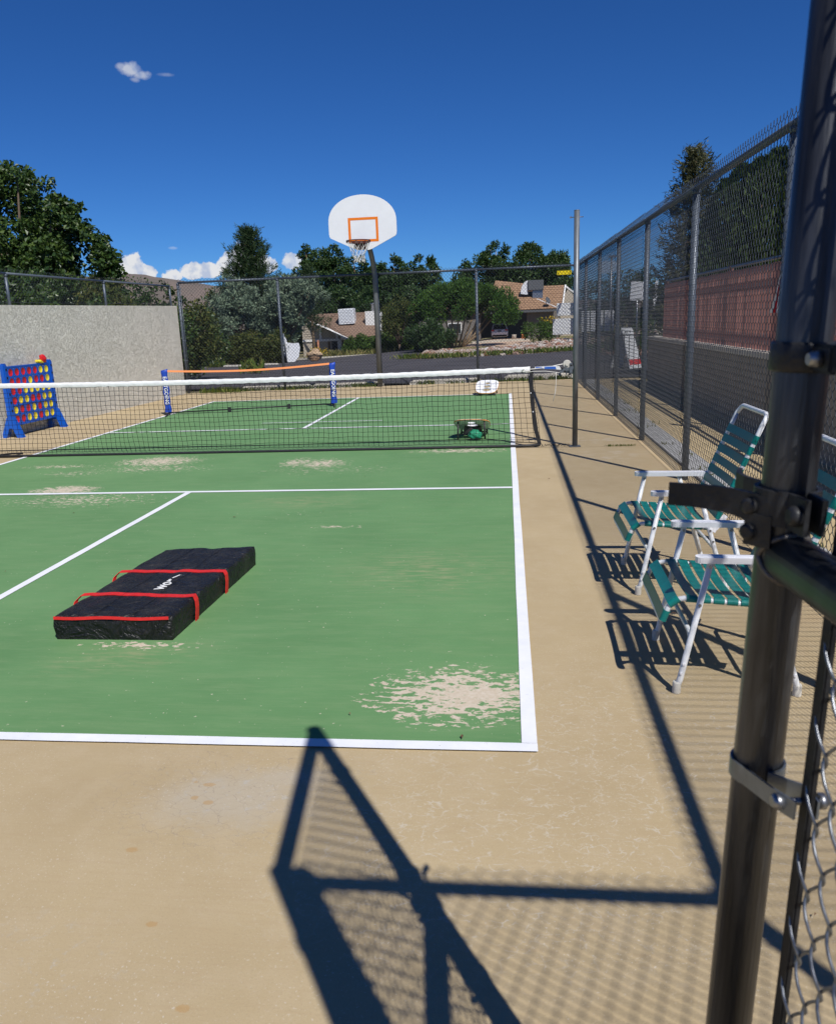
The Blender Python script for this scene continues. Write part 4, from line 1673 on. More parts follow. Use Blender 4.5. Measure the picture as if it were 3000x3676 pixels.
def cloth_lump(name, label, loc, m, sx, sy, sz, seed, cat):
    bm = bmesh.new()
    bmesh.ops.create_icosphere(bm, subdivisions=3, radius=1)
    r_ = random.Random(seed)
    ph_ = [r_.uniform(0, 6) for _ in range(6)]
    for v in bm.verts:
        n_ = v.co.normalized()
        k = 1+.16*math.sin(n_.x*5+ph_[0])*math.sin(n_.y*4+ph_[1])+.12*math.sin(n_.z*7+n_.x*6+ph_[2])+.06*math.sin(n_.y*13+n_.z*11+ph_[3])
        v.co = Vector((n_.x*sx*k, n_.y*sy*k, n_.z*sz*k))
    for f in bm.faces:
        f.smooth = True
    me = bpy.data.meshes.new(name)
    bm.to_mesh(me)
    bm.free()
    o = link(name, me, m)
    o.location = loc
    return tag(o, label, cat)


cloth_lump('bean_bag', 'red bean bag folded over the top of the blue game', (-7.42, 2.955, 1.105), MT['disc_red'], .05, .055, .075, 3, 'bean bag').rotation_euler = (R(25), 0, R(20))
cloth_lump('bean_bag', 'yellow bean bag lying beside the red one on the blue game', (-7.42, 2.845, 1.066), MT['disc_yellow'], .05, .075, .030, 5, 'bean bag').rotation_euler = (R(-12), 0, 0)

# ------------------------------------------------------------------ three-hole toss boards


def hole_board(loc, rz, tilt, hgt, label, hasbag):
    t = thing('toss_board', label, 'game board', loc, rz, 'toss boards on the far court')
    w2, l2 = .235, .30
    # local board plane: x across, s along slope (s=-1 low front, +1 high back)
    ns = 24
    ca, sa = math.cos(tilt), math.sin(tilt)

    def P(x, s, n=0):
        return Vector((x, s*ca-n*sa, hgt+s*sa+n*ca))
    # outline: wider, rounded towards the far end
    out = []
    for k in range(48):
        a = 2*math.pi*k/48
        c_, s_ = math.cos(a), math.sin(a)
        ex = 3.4
        x = math.copysign(abs(c_)**(2/ex), c_)*w2
        s = math.copysign(abs(s_)**(2/ex), s_)*l2
        x *= .86+.14*(s/l2*.5+.5)*1.0
        out.append((x, s))
    bm = bmesh.new()
    ev = [bm.verts.new(P(x, s, .009)) for x, s in out]
    edges = [bm.edges.new((ev[k], ev[(k+1) % 48])) for k in range(48)]
    holes = [(-.155, .075), (.0, .068), (.155, .05)]
    hv = []
    for s0, r0 in holes:
        vv = [bm.verts.new(P(r0*math.cos(2*math.pi*k/20), s0+r0*.92*math.sin(2*math.pi*k/20), .009)) for k in range(20)]
        edges += [bm.edges.new((vv[k], vv[(k+1) % 20])) for k in range(20)]
        hv.append(vv)
    bmesh.ops.triangle_fill(bm, use_beauty=True, use_dissolve=False, edges=edges)
    fs_ = list(bm.faces)
    r_ = bmesh.ops.extrude_face_region(bm, geom=fs_)
    dn = P(0, 0, -.009)-P(0, 0, .009)
    bmesh.ops.translate(bm, vec=dn, verts=[g for g in r_['geom'] if isinstance(g, bmesh.types.BMVert)])
    bmesh.ops.recalc_face_normals(bm, faces=bm.faces)
    me = bpy.data.meshes.new('deck')
    bm.to_mesh(me)
    bm.free()
    dk = link('deck', me, MT['whiteplastic'], t)
    mb = MB()
    pts = [P(x*1.003, s*1.003, -.001) for x, s in out]
    mb.tube(pts+[pts[0]], .0075, 6)
    mb.build('edge_trim', MT['wood'], t)
    mb = MB()
    for s0, r0 in holes:
        mb.tube([P((r0+.016)*math.cos(2*math.pi*k/24), s0+(r0+.016)*.92*math.sin(2*math.pi*k/24), .010) for k in range(25)], .0016, 4)
        for d in (-1, 1):
            for k in range(3):
                mb.box(P(d*(.135+.022*k), s0, .010), (.012, .02, .001), Matrix.Rotation(tilt, 3, 'X'))
    mb.build('ring_print', MT['greybox'], dk)
    mb = MB()
    mb.lathe(P(0, 0, 0), [(0.001, 0), (.001, .001)], 4)
    for s0, ln in ((-l2*.86, 0), (l2*.8, 0)):
        for d in (-1, 1):
            q = P(d*w2*.70, s0, -.01)
            m2 = MB()
            m2.tube([(q.x, q.y, q.z), (q.x*1.04, q.y+math.copysign(.012, s0), .0)], .012, 8)
            m2.build('leg', MT['darkboard'], t)
    mb = MB()
    q = P(0, -l2*.86, -.012)
    mb.box((0, q.y, max(.03, q.z*.35)), (w2*1.42, .012, .02))
    mb.build('brace', MT['darkboard'], t)
    if hasbag:
        mb = MB()
        vs, fs = [], []
        n_ = 18
        for j in range(6):
            z = hgt-.02-(hgt-.05)*j/5
            for k in range(n_):
                a = 2*math.pi*k/n_
                rr = .10+.03*j/5+.008*math.sin(k*3+j)
                vs.append((rr*math.cos(a), -.02+rr*.9*math.sin(a), z))
        for j in range(5):
            for k in range(n_):
                k2 = (k+1) % n_
                fs.append((j*n_+k, j*n_+k2, (j+1)*n_+k2, (j+1)*n_+k))
        mb.add(vs, fs, True)
        mb.build('catch_sack', MT['darkboard'], t)
    return t


hole_board((-.48, 6.66, 0), R(-4), R(20), .155, 'white board with three holes facing the court near the far baseline', False)
hole_board((-.535, .98, 0), R(178), R(19), .16, 'dark undersided toss board with orange edge just behind the net', True)
cloth_lump('bean_bag', 'crumpled green and white bag under the toss board behind the net', (-.50, .70, .062), MT['greenbag'], .085, .06, .065, 9, 'bag')

# ------------------------------------------------------------------ basketball hoop
hoop = thing('basketball_hoop', 'basketball hoop with white fan backboard on a curved grey pole', 'basketball hoop', (-3.03, 9.36, 0))
HX, HY = -3.125, 8.6
pts = []
mb = MB()
arc = [(-3.03, 9.36, -.03), (-3.03, 9.36, 2.45)]
for k in range(1, 11):
    a = R(90)*k/10*.86
    arc.append((-3.03-.06*(k/10), 9.36-.62*(1-math.cos(a)), 2.45+.62*math.sin(a)*1.15))
arc.append((HX+.02, HY+.12, 3.42))
mb.tube([Vector(p)-Vector((-3.03, 9.36, 0)) for p in arc], .058, 18)
mb.build('pole', MT['steelpost'], hoop)
mb = MB()
mb.box((HX+3.03, HY+.07-9.36, 3.36), (.40, .05, .45))
mb.build('mount_plate', MT['steelpost'], hoop)
# fan board outline (x, z)
o_ = []
for k in range(25):
    a = R(158)-R(136)*k/24
    o_.append((HX+.735*math.cos(a)/math.cos(R(22))*.927, 3.16+.95*math.sin(a)))
bo = [(-3.86, 3.30), (-3.86, 3.555)]
top = []
for k in range(27):
    a = math.pi*(1-k/26)
    x = HX+.735*math.cos(a)
    z = 3.56+.555*(max(0, math.sin(a))**.92)
    top.append((x, z))
outline = [(HX-.735, 3.345), (HX-.725, 3.285), (HX-.70, 3.255), (HX-.20, 3.02), (HX-.12, 2.995), (HX+.12, 2.99), (HX+.19, 3.01), (HX+.70, 3.255), (HX+.725, 3.285), (HX+.735, 3.345)]
outline = outline+list(reversed(top))
mb = MB()
mb.prism([(x+3.03, HY-.02-9.36, z) for x, z in outline], (0, .035, 0))
bb = mb.build('backboard', MT['board'], hoop)
mb = MB()
x0, x1, z0, z1 = -3.435, -2.785, 3.155, 3.655
lw = .052
yq = HY-.0225-9.36
for a, b, c, d in ((x0, x1, z1-lw, z1), (x0, x1, z0, z0+lw), (x0, x0+lw, z0+lw, z1-lw), (x1-lw, x1, z0+lw, z1-lw)):
    mb.quad((a+3.03, yq, c), (b+3.03, yq, c), (b+3.03, yq, d), (a+3.03, yq, d))
mb.build('target_square', MT['hooporange'], bb)
RC = Vector((-3.165+3.03, HY-.40-9.36, 3.15))
rr = .25
mb = MB()
mb.tube([RC+Vector((rr*math.cos(2*math.pi*k/32), rr*math.sin(2*math.pi*k/32), 0)) for k in range(33)], .011, 8)
mb.tube([RC+Vector((rr*math.cos(2*math.pi*k/32), rr*math.sin(2*math.pi*k/32), -.03)) for k in range(33)], .008, 8)
for k in range(32):
    if k % 4 == 0:
        p = RC+Vector((rr*math.cos(2*math.pi*k/32), rr*math.sin(2*math.pi*k/32), 0))
        mb.tube([p, p+Vector((0, 0, -.035))], .008, 6)
mb.prism([RC+Vector((-.11, .385, .03)), RC+Vector((.11, .385, .03)), RC+Vector((.11, .385, -.15)), RC+Vector((-.11, .385, -.15))], (0, -.008, 0))
mb.prism([RC+Vector((-.13, .38, -.005)), RC+Vector((.13, .38, -.005)), RC+Vector((.18, .17, -.005)), RC+Vector((-.18, .17, -.005))], (0, 0, -.03))
mb.prism([RC+Vector((-.11, .376, -.035)), RC+Vector((-.11, .22, -.035)), RC+Vector((-.11, .376, -.15))], (.012, 0, 0))
mb.prism([RC+Vector((.10, .376, -.035)), RC+Vector((.10, .22, -.035)), RC+Vector((.10, .376, -.15))], (.012, 0, 0))
rim = mb.build('rim', MT['rim'], hoop)
mb = MB()
zl = [0, -.13, -.21, -.28, -.35, -.42]
rl = [.245, .19, .155, .125, .105, .115]
nn = 12
def npnt(j, k):
    a = 2*math.pi*(k+(.5 if j % 2 else 0))/nn
    return RC+Vector((rl[j]*math.cos(a)+.012*math.sin(j*2+k), rl[j]*math.sin(a), zl[j]-.02+.012*math.sin(k*2.2+j)))
for j in range(5):
    for k in range(nn):
        mb.tube([npnt(j, k), npnt(j+1, k)], .0042, 4, False)
        mb.tube([npnt(j, k), npnt(j+1, k-1 if j % 2 == 0 else k+1)], .0042, 4, False)
mb.build('net', MT['rope'], hoop)

# ------------------------------------------------------------------ strip and retaining wall on the right, slatted fence on it
mb = MB()
mb.prism([(1.60, -14, -.012), (2.95, -14, -.012), (2.95, 9.95, -.012), (1.60, 9.95, -.012)], (0, 0, -.15))
tag(mb.build('path', MT['path']), kind='structure')
mb = MB()
mb.prism([(1.62, -14, -.006), (1.86, -14, -.006), (1.90, 9.6, -.006), (1.62, 9.6, -.006)], (0, 0, .018))
tag(mb.build('drain_strip', MT['drain']), kind='structure')
t = thing('retaining_wall', 'grey brown retaining wall beyond the side fence, under the red slats', 'wall', (2.95, 0, 0))
MB().box((3.05, -2.6, .40), (.2, 22.8, .98)).build('wall_body', MT['retain'], t, True)
mb = MB()
for k in range(10):
    y0_ = -14+22.8*k/10
    mb.box((3.06, y0_+1.14, .925), (.26, 2.27, .07), bev=.006)
mb.build('coping', MT['coping'], t, True)
mb = MB()
mb.quad((3.15, -14, .90), (16, -14, .90), (16, 8.7, .90), (3.15, 8.7, .90))
tag(mb.build('pool_deck', MT['deck']), kind='structure')

sl = thing('slat_fence', 'dusty red slatted fence standing on the retaining wall', 'fence', (3.14, -2, .96))
SY0, SY1 = -13.5, 7.95
nb_ = 9
mb0 = MB()
for k in range(nb_+1):
    y = SY0+(SY1-SY0)*k/nb_
    MB().box((3.14, y, 1.5), (.06, .06, 1.14), bev=.004).build('post', MT['brownpost'], sl, True)
MB().tube([(3.14, SY0, 2.06), (3.14, SY1, 2.06)], .02, 10).build('top_rail', MT['vinyl'], sl, True)
MB().box((3.16, (SY0+SY1)/2, 1.90), (.03, SY1-SY0, .05)).build('rail', MT['brownpost'], sl, True)
MB().box((3.16, (SY0+SY1)/2, 1.24), (.03, SY1-SY0, .05)).build('rail', MT['brownpost'], sl, True)
nsl = 250
pitch = (SY1-SY0)/nsl
me = MB().box((0, 0, 0), (.006, pitch*.66, 1.04)).mesh('slat')
me.materials.append(MT['slat'])
for k in range(nsl):
    o = bpy.data.objects.new('slat', me)
    COL.objects.link(o)
    o.parent = sl
    o.location = (3.14-3.14+.0-.028, SY0+pitch*(k+.5)+2, .52+random.uniform(-.008, .008))
    o.rotation_euler = (random.uniform(-.006, .006), 0, R(38)+random.uniform(-.2, .2))

# flag behind the slat fence
fl = thing('flag', 'striped flag hanging from a short pole beside the red slats', 'flag', (3.00, .42, 1.0))
MB().tube([(.16, -.02, -.05), (.10, -.04, 1.19)], .010, 8).build('flag_pole', MT['bolt'], fl)
ncol, nrow = 24, 14
for nm, m_, sel in (('red_stripes', 'flagred', lambda c: c % 4 < 2), ('white_stripes', 'flagwhite', lambda c: c % 4 >= 2)):
    mb = MB()
    for c in range(ncol):
        if not sel(c):
            continue
        for r_ in range(nrow):
            def fp(cc, rr_):
                f = rr_/nrow
                y = .36*(cc/ncol)*(.35+.65*f)-.02
                x = .035*math.sin(cc*1.15+f*2.2)*(.3+.7*f)
                z = 1.08-.66*f+.10*(1-cc/ncol)*(0)-.22*(cc/ncol)*(1-f)
                return (x, y, z)
            mb.quad(fp(c, r_), fp(c+1, r_), fp(c+1, r_+1), fp(c, r_+1))
    mb.build(nm, MT[m_], fl)
mb = MB()
mb.strip([(.02, -.035, 1.14), (.0, .05, 1.02), (.01, .02, .92)], Vector((0, .06, .03)), .01)
mb.build('canton', MT['flagblue'], fl)

# picket gate at the end of the strip
pg = thing('picket_gate', 'low black iron picket gate at the end of the side path', 'gate', (1.56, 9.97, 0))
MB().box((.72, 0, .965), (1.40, .025, .03)).build('top_rail', MT['iron_black'], pg)
MB().box((.72, 0, .10), (1.40, .025, .03)).build('bottom_rail', MT['iron_black'], pg)
me = MB().box((0, 0, .53), (.014, .014, .90)).mesh('picket')
me.materials.append(MT['iron_black'])
for k in range(13):
    o = bpy.data.objects.new('picket', me)
    COL.objects.link(o)
    o.parent = pg
    o.location = (.06+k*.11, 0, 0)

# signs tied to the far fence
fu = (FB-FA).normalized()


def sign(x0, x1, z0, z1, m, label, name='sign_sheet'):
    s0 = (x0-FA.x)/fu.x
    s1 = (x1-FA.x)/fu.x
    nrm = Vector((-fu.y, fu.x, 0))
    a = FA+fu*s0+nrm*.05
    b = FA+fu*s1+nrm*.05
    c = (a+b)/2
    t = thing(name, label, 'sign', (c.x, c.y, z0), math.atan2(fu.y, fu.x))
    w_ = s1-s0
    h_ = z1-z0
    mb = MB()
    mb.box((0, 0, h_/2), (w_, .006, h_), bev=.002)
    mb.build('sheet', m, t)
    mb = MB()
    for sx in (-1, 1):
        for z in (.04, h_-.04):
            mb.tube([(sx*(w_/2-.03), .008, z), (sx*(w_/2-.03), -.035, z)], .004, 5)
    mb.build('tie', MT['iron_black'], t)


sign(1.075, 1.46, 1.455, 1.735, MT['signwhite'], 'upper of the two white sheets tied to the far fence by the net post')
sign(.985, 1.46, 1.03, 1.39, MT['signwhite'], 'larger lower white sheet tied to the far fence by the net post')
sign(1.075, 1.405, 2.36, 2.47, MT['yellow'], 'small yellow sheet high on the far fence beside the net post')

# A-frame sign beyond the picket gate
af = thing('sandwich_board', 'white folding sandwich board with a red band at its foot', 'sign', (3.22, 13.9, -.04))
AX = Vector((.70, .71, 0))
LN = Vector((.71, -.70, 0))
for d, nm in ((1, 'front_panel'), (-1, 'rear_panel')):
    base = LN*(.34*d)
    topc = LN*(.03*d)+Vector((0, 0, 1.10))
    wv = AX*.27
    tv = AX*.235
    poly = [base-wv, base+wv, topc+tv-Vector((0, 0, .06)), topc+tv*.8, topc-tv*.8, topc-tv-Vector((0, 0, .06))]
    mb = MB()
    mb.prism(poly, LN*(-.03*d))
    pn = mb.build(nm, MT['signwhite'], af)
    out = LN*(d*.004)
    if d > 0:
        lerp = lambda f: base*(1-f)+topc*f
        for a0, a1, mm, nm2 in ((.09, .22, 'signred', 'red_print'),):
            mb = MB()
            mb.quad(lerp(a0)-wv*.90+out, lerp(a0)+wv*.97+out, lerp(a1)+wv*.95+out, lerp(a1)-wv*.86+out)
            mb.build(nm2, MT[mm], pn)
        for q in (-.15, -.08, .06):
            mb = MB()
            mb.lathe(topc+AX*q-Vector((0, 0, .11))+LN*.034+out, [(.022, -.004), (.022, .004)], 10, axis=LN)
            mb.build('handle_hole', MT['iron_black'], pn)

# white slatted panel beyond
wp = thing('board_panel', 'row of upright white boards standing beyond the side fence', 'panel', (3.2, 20, gz(3.2, 20)))
for k, (x, w_) in enumerate(((-.62, .10), (-.45, .12), (-.27, .16), (.0, .16), (.22, .20), (.42, .07))):
    MB().box((x, 0, 1.35-gz(3.2, 20)-.15), (w_, .02, .70), bev=.003).build('board', MT['signwhite'], wp)
MB().box((-.1, .03, 1.0), (1.25, .03, .06)).build('rail', MT['darkboard'], wp)
for x in (-.6, .4):
    MB().box((x, .06, .9), (.06, .04, 2.0)).build('post', MT['darkboard'], wp)
sp_ = thing('sign_board', 'blank white square sign board on a thin post beyond the side fence', 'sign', (5.2, 25, gz(5.2, 25)))
zb_ = -gz(5.2, 25)
mb = MB()
mb.box((0, 0, 2.27+zb_), (.56, .02, .74), Matrix.Rotation(R(3), 3, 'Y'), .004)
mb.build('board', MT['signwhite'], sp_)
MB().tube([(0, .03, 0), (0, .03, 2.4+zb_)], .03, 8).build('post', MT['bolt'], sp_)
bn = thing('banner', 'narrow white banner on a pole beside the red slat fence end', 'banner', (5.95, 25.5, gz(5.95, 25.5)))
zb_ = -gz(5.95, 25.5)
mb = MB()
mb.strip([(0, 0, 1.5+zb_), (.01, .02, 1.9+zb_), (.06, .03, 2.3+zb_), (.10, .02, 2.66+zb_)], Vector((.05, 0, 0)), .01)
mb.build('cloth', MT['signwhite'], bn)
MB().tube([(.02, .04, 0), (.12, .04, 2.7+zb_)], .015, 6).build('pole', MT['bolt'], bn)
lp = thing('light_pole', 'thin pale pole seen through the side fence', 'pole', (6.0, 40, gz(6.0, 40)))
MB().tube([(0, 0, 0), (0, 0, 5.2)], .05, 8).build('pole', MT['bolt'], lp)
mb = MB()
mb.box((0.1, 0, 5.25), (.5, .2, .1))
mb.build('lamp_head', MT['bolt'], lp)

# ------------------------------------------------------------------ wheel stops and stones on the lot


def wheel_stop(x, y, ang, ln, label, group):
    t = thing('wheel_stop', label, 'wheel stop', (x, y, gz(x, y)+.05), ang, group)
    mb = MB()
    prof = [(-.11, 0), (-.09, .10), (-.06, .125), (.06, .125), (.09, .10), (.11, 0)]
    h = ln/2
    n_ = len(prof)
    vs = [(-h, a, b) for a, b in prof]+[(-h+.10, a*.9, b) for a, b in prof]+[(h-.10, a*.9, b) for a, b in prof]+[(h, a, b) for a, b in prof]
    for q in range(n_):
        vs[q] = (vs[q][0], vs[q][1], vs[q][2]*.55)
        vs[3*n_+q] = (vs[3*n_+q][0], vs[3*n_+q][1], vs[3*n_+q][2]*.55)
    fs = []
    for s in range(3):
        for q in range(n_-1):
            fs.append((s*n_+q, s*n_+q+1, (s+1)*n_+q+1, (s+1)*n_+q))
    fs += [tuple(range(n_)), tuple(reversed(range(3*n_, 4*n_)))]
    mb.add(vs, fs)
    mb.build('stop_body', MT['kerb'], t)
    mb = MB()
    for sx in (-.6, .6):
        mb.lathe((sx*h, 0, .118), [(.016, 0), (.016, .014)], 8)
    mb.build('anchor_pin', MT['bolt'], t)


GN = 'wheel stops just outside the far fence'
for x, lab in ((-5.6, 'pale wheel stop outside the far fence behind the mini net'), (-3.9, 'pale wheel stop outside the far fence left of the hoop pole'),
               (-1.55, 'pale wheel stop outside the far fence behind the white toss board'), (.72, 'pale wheel stop outside the far fence under the white sheets')):
    y = FA.y+(x-FA.x)*fu.y/fu.x+.55
    wheel_stop(x, y, math.atan2(fu.y, fu.x), 1.75, lab, GN)
GN = 'wheel stops along the far side of the lot'
for (x, y, ln), lab in (((-24.6, 52.6, 2.5), 'far pale wheel stop nearest the stucco wall, below the olive shrubs'), ((-20.4, 50.4, 2.2), 'far pale wheel stop in the middle of the row of three'),
                        ((-17.9, 50.0, 1.9), 'far pale wheel stop nearest the white curved sign')):
    wheel_stop(x, y, R(-12), ln, lab, GN)
    bpy.data.objects[-1]['label'] if False else None


def rock_mesh(seed, sx, sy, sz, sub=2):
    bm = bmesh.new()
    bmesh.ops.create_icosphere(bm, subdivisions=sub, radius=1)
    r_ = random.Random(seed)
    ph_ = [r_.uniform(0, 6) for _ in range(6)]
    for v in bm.verts:
        n_ = v.co.copy()
        k = 1+.2*math.sin(n_.x*3+ph_[0])*math.sin(n_.y*3+ph_[1])+.15*math.sin(n_.z*4+n_.y*3+ph_[2])+r_.uniform(-.05, .05)
        v.co = Vector((n_.x*sx*k, n_.y*sy*k, n_.z*sz*k))
    me = bpy.data.meshes.new('boulder')
    bm.to_mesh(me)
    bm.free()
    return me


zz = gz(-17.5, 58)
o = link('boulder', rock_mesh(4, .62, .5, .45, 3), MT['tanrock'])
o.location = (-16.1, 58, zz+.52)
tag(o, 'pale tan boulder lying at the road edge above the orange tape', 'rock')
o = link('boulder', rock_mesh(8, .36, .3, .24, 3), MT['brownrock'])
o.location = (-15.2, 54, gz(-15.2, 54)+.22)
tag(o, 'dark brown lumpy rock in front of the tan boulder', 'rock')

# white curved sign on a grey post left of the house
ws = thing('curved_sign', 'white curved sign panel beside a thin grey post in front of the juniper', 'sign', (-17.2, 53.5, gz(-17.2, 53.5)))
mb = MB()
poly = [(-.55, 0, 2.1), (-.30, 0, 2.22), (-.12, 0, 1.95), (.0, 0, 1.62), (.5, 0, 1.55), (.95, 0, 1.58), (1.05, 0, 1.2), (.9, 0, .5), (.55, 0, .12), (-.1, 0, .1), (-.35, 0, .9), (-.52, 0, 1.5)]
mb.prism([(x*.95, y, z) for x, y, z in poly], (0, .08, 0))
mb.build('panel', MT['signwhite'], ws)
MB().tube([(-.10, -.10, 0), (-.22, -.10, 2.35)], .05, 8).build('post', MT['steelpost'], ws)

# ------------------------------------------------------------------ houses
P3 = Vector


def shingled(name, poly, m, parent, rows=14):
    """roof plane (quad a,b eave left/right, c,d ridge right/left) laid in overlapping shingle courses"""
    a, b, c, d = [Vector(p) for p in poly]
    nrm = (b-a).cross(d-a).normalized()
    if nrm.z < 0:
        nrm = -nrm
    mb = MB()
    for k in range(rows):
        f0, f1 = k/rows, (k+1)/rows+.02
        p0, p1 = a+(d-a)*f0, b+(c-b)*f0
        q0, q1 = a+(d-a)*min(1, f1), b+(c-b)*min(1, f1)
        n_ = max(2, int((p1-p0).length/.9))
        for j in range(n_):
            u0, u1 = j/n_, (j+1)/n_-.004
            h = nrm*(.05+random.uniform(-.012, .012))
            h2 = nrm*.012
            x0, x1 = p0+(p1-p0)*u0, p0+(p1-p0)*u1
            y0, y1 = q0+(q1-q0)*u0, q0+(q1-q0)*u1
            mb.add([x0, x1, x1+h, x0+h, y0, y1, y1+h2, y0+h2], [(3, 2, 6, 7), (0, 1, 2, 3), (0, 3, 7, 4), (1, 5, 6, 2)])
    mb.quad(a, b, c, d)
    mb.quad(a-nrm*.12, d-nrm*.12, c-nrm*.12, b-nrm*.12)
    return mb.build(name, m, parent, True)


H1 = thing('house', 'low beige house with brown shingle roof beyond the road, left of the hoop pole', 'house', (-22, 95, -2.75))
shingled('roof', [(-19.35, 91, -.60), (-15.8, 92.2, -.30), (-17.9, 98, 2.62), (-25.6, 98, 2.62)], MT['roof1'], H1, 13)
shingled('roof', [(-26.9, 97.6, 2.0), (-19.33, 91.0, -.62), (-25.58, 97.98, 2.60), (-25.62, 97.98, 2.61)], MT['roof1'], H1, 8)
mb = MB()
mb.prism([(-26.3, 95.55, 2.05), (-23.2, 94.0, 1.05), (-19.3, 90.9, -.62), (-19.3, 90.9, -.85), (-23.2, 94.0, .80), (-26.3, 95.55, 1.80)], (0, -.1, 0))
mb.build('rake_board', MT['trim'], H1, True)
mb = MB()
mb.prism([(-26.9, 97, -2.8), (-26.9, 97, 1.6), (-24.8, 97, 1.25), (-21.5, 97, -.2), (-21.0, 97, -2.8)], (0, .2, 0))
mb.prism([(-20.8, 97.3, -2.8), (-20.8, 97.3, -.7), (-14.8, 97.3, -.5), (-14.8, 97.3, -2.8)], (0, .2, 0))
mb.build('wall', MT['housewall'], H1, True)
mb = MB()
for k in range(7):
    z = -.5+k*.30
    w_ = 4.9-.55*k*1.25
    mb.box((-26.7+w_/2, 96.97, z), (w_, .03, .035))
mb.build('siding', MT['housewall'], H1, True)
mb = MB()
mb.box((-24.45, 96.93, .55), (.28, .08, 2.7))
mb.box((-22.25, 96.93, .0), (.28, .08, 1.6))
mb.box((-24.3, 96.9, -.78), (5.2, .1, .30))
mb.box((-21.9, 96.8, -1.75), (.55, .3, 2.1))
mb.box((-20.1, 96.8, -.55), (3.2, .3, .55))
mb.box((-18.85, 96.8, -1.55), (.5, .3, 1.8), Matrix.Rotation(R(8), 3, 'Y'))
mb.build('trim', MT['trim'], H1, True)
wf = MB().box((-20.55, 96.92, -1.95), (2.0, .08, 1.7)).build('window', MT['glaze'], H1, True)
mb = MB()
for k in range(4):
    mb.box((-21.5+k*.63, 96.86, -1.95), (.05, .03, 1.7))
for k in range(4):
    mb.box((-20.55, 96.86, -2.75+k*.5), (2.0, .03, .05))
o = mb.build('window_bars', MT['greybox'], wf)
o.location = (0, 0, 0)
MB().box((-22.6, 96.94, -1.85), (.8, .06, 1.8)).build('door', MT['darkint'], H1, True)
mb = MB()
mb.box((-25.0, 96.94, -1.85), (.25, .06, 1.8))
mb.box((-23.4, 96.94, -1.85), (.25, .06, 1.8))
mb.build('shutter', MT['brownrock'], H1, True)
MB().box((-24.15, 94.0, -1.75), (.2, .2, 2.1)).build('porch_post', MT['salmon'], H1, True)
mb = MB()
mb.box((-16.95, 95.2, .9), (2.0, 1.3, 3.6))
mb.build('chimney', MT['trim'], H1, True)
MB().lathe((-16.9, 95.4, 2.7), [(.35, 0), (.35, .8), (.45, .85), (.45, 1.0)], 10).build('chimney_pipe', MT['bolt'], H1, True)
t = thing('roof_cooler', 'white box cooler standing on the brown roof of the beige house', 'roof cooler', (-20.4, 95.2, 1.0))
MB().box((0, 0, 1.15), (2.0, 1.6, 1.95), Matrix.Rotation(R(-2), 3, 'Y'), .05).build('cabinet', MT['metalbox'], t)
mb = MB()
for k in range(9):
    mb.box((0, -.82, .45+k*.18), (1.8, .03, .04))
mb.build('louvre', MT['metalbox'], t)
MB().box((.35, 0, -.1), (.8, .8, .9)).build('duct', MT['bolt'], t)

H2 = thing('house', 'tan shingle roofed house with an open carport, behind the rounded pine', 'house', (2, 80, -1))
shingled('roof', [(-2.2, 77.5, 2.03), (5.3, 77.5, 2.03), (3.3, 84, 4.7), (-1.2, 84, 5.35)], MT['roof2'], H2, 13)
shingled('roof', [(2.6, 79.5, 2.2), (5.75, 79.3, 2.22), (6.35, 84, 4.55), (3.2, 84, 4.55)], MT['roof2'], H2, 10)
shingled('roof', [(-10.5, 79, 2.0), (-2.3, 79, 2.0), (-2.3, 84, 3.6), (-10.5, 84, 3.4)], MT['roof2'], H2, 8)
mb = MB()
mb.prism([(5.78, 79.2, 2.18), (6.42, 83.9, 4.6), (6.42, 83.9, 4.38), (5.78, 79.2, 1.96)], (.14, 0, 0))
mb.prism([(6.42, 83.9, 4.62), (7.6, 84.0, 3.7), (7.6, 84, 3.5), (6.42, 83.9, 4.4)], (0, .14, 0))
mb.prism([(2.35, 81.0, 3.55), (5.2, 77.45, 2.12), (5.2, 77.45, 2.02), (2.35, 81.0, 3.35)], (.12, 0, 0))
mb.prism([(.1, 80.5, 3.30), (1.0, 79.8, 3.02), (1.0, 79.8, 2.9), (.1, 80.5, 2.9)], (0, -.1, 0))
mb.build('trim', MT['trim'], H2, True)
mb = MB()
mb.prism([(5.8, 82, -1), (5.8, 82, 2.6), (6.6, 82, 4.05), (7.7, 82, 3.0), (7.7, 82, -1)], (0, .2, 0))
mb.build('gable_wall', MT['housewall'], H2, True)
mb = MB()
mb.box((1.55, 77.55, 1.86), (7.6, .16, .22))
mb.build('fascia', MT['greybox'], H2, True)
mb = MB()
mb.box((3.85, 78.6, .45), (3.3, .25, 2.75))
mb.box((-6.2, 79.6, .45), (6.6, .25, 2.75))
mb.box((2.22, 80.4, .45), (.2, 4.0, 2.75))
mb.box((-2.9, 80.9, .45), (.2, 4.5, 2.75))
mb.box((-.3, 85.2, .45), (5.4, .2, 2.75))
mb.box((4.0, 78.3, -.55), (2.6, .25, .9))
mb.build('wall', MT['housewall_shaded'], H2, True)
mb = MB()
mb.box((-.35, 81.6, 1.83), (5.0, 7.2, .08))
mb.build('carport_ceiling', MT['darkint'], H2, True)  # near-black colour stands in for the shade inside the carport
for x in (-7.9, -5.6):
    wf = MB().box((x, 79.45, .35), (1.5, .1, 1.2)).build('window', MT['trim'], H2, True)
    o = MB().box((x, 79.38, .35), (1.3, .06, 1.0)).build('pane', MT['glass'], wf)
    o.location = (0, 0, 0)
t = thing('roof_cooler', 'dark grey box cooler with white curved duct on the tan roof', 'roof cooler', (2.55, 80.6, 3.2))
MB().box((.55, 0, 1.35), (1.65, 1.3, 1.05), None, .04).build('cabinet', MT['greybox'], t)
MB().box((.75, .1, .4), (1.1, 1.1, .9)).build('stand', MT['bolt'], t)
mb = MB()
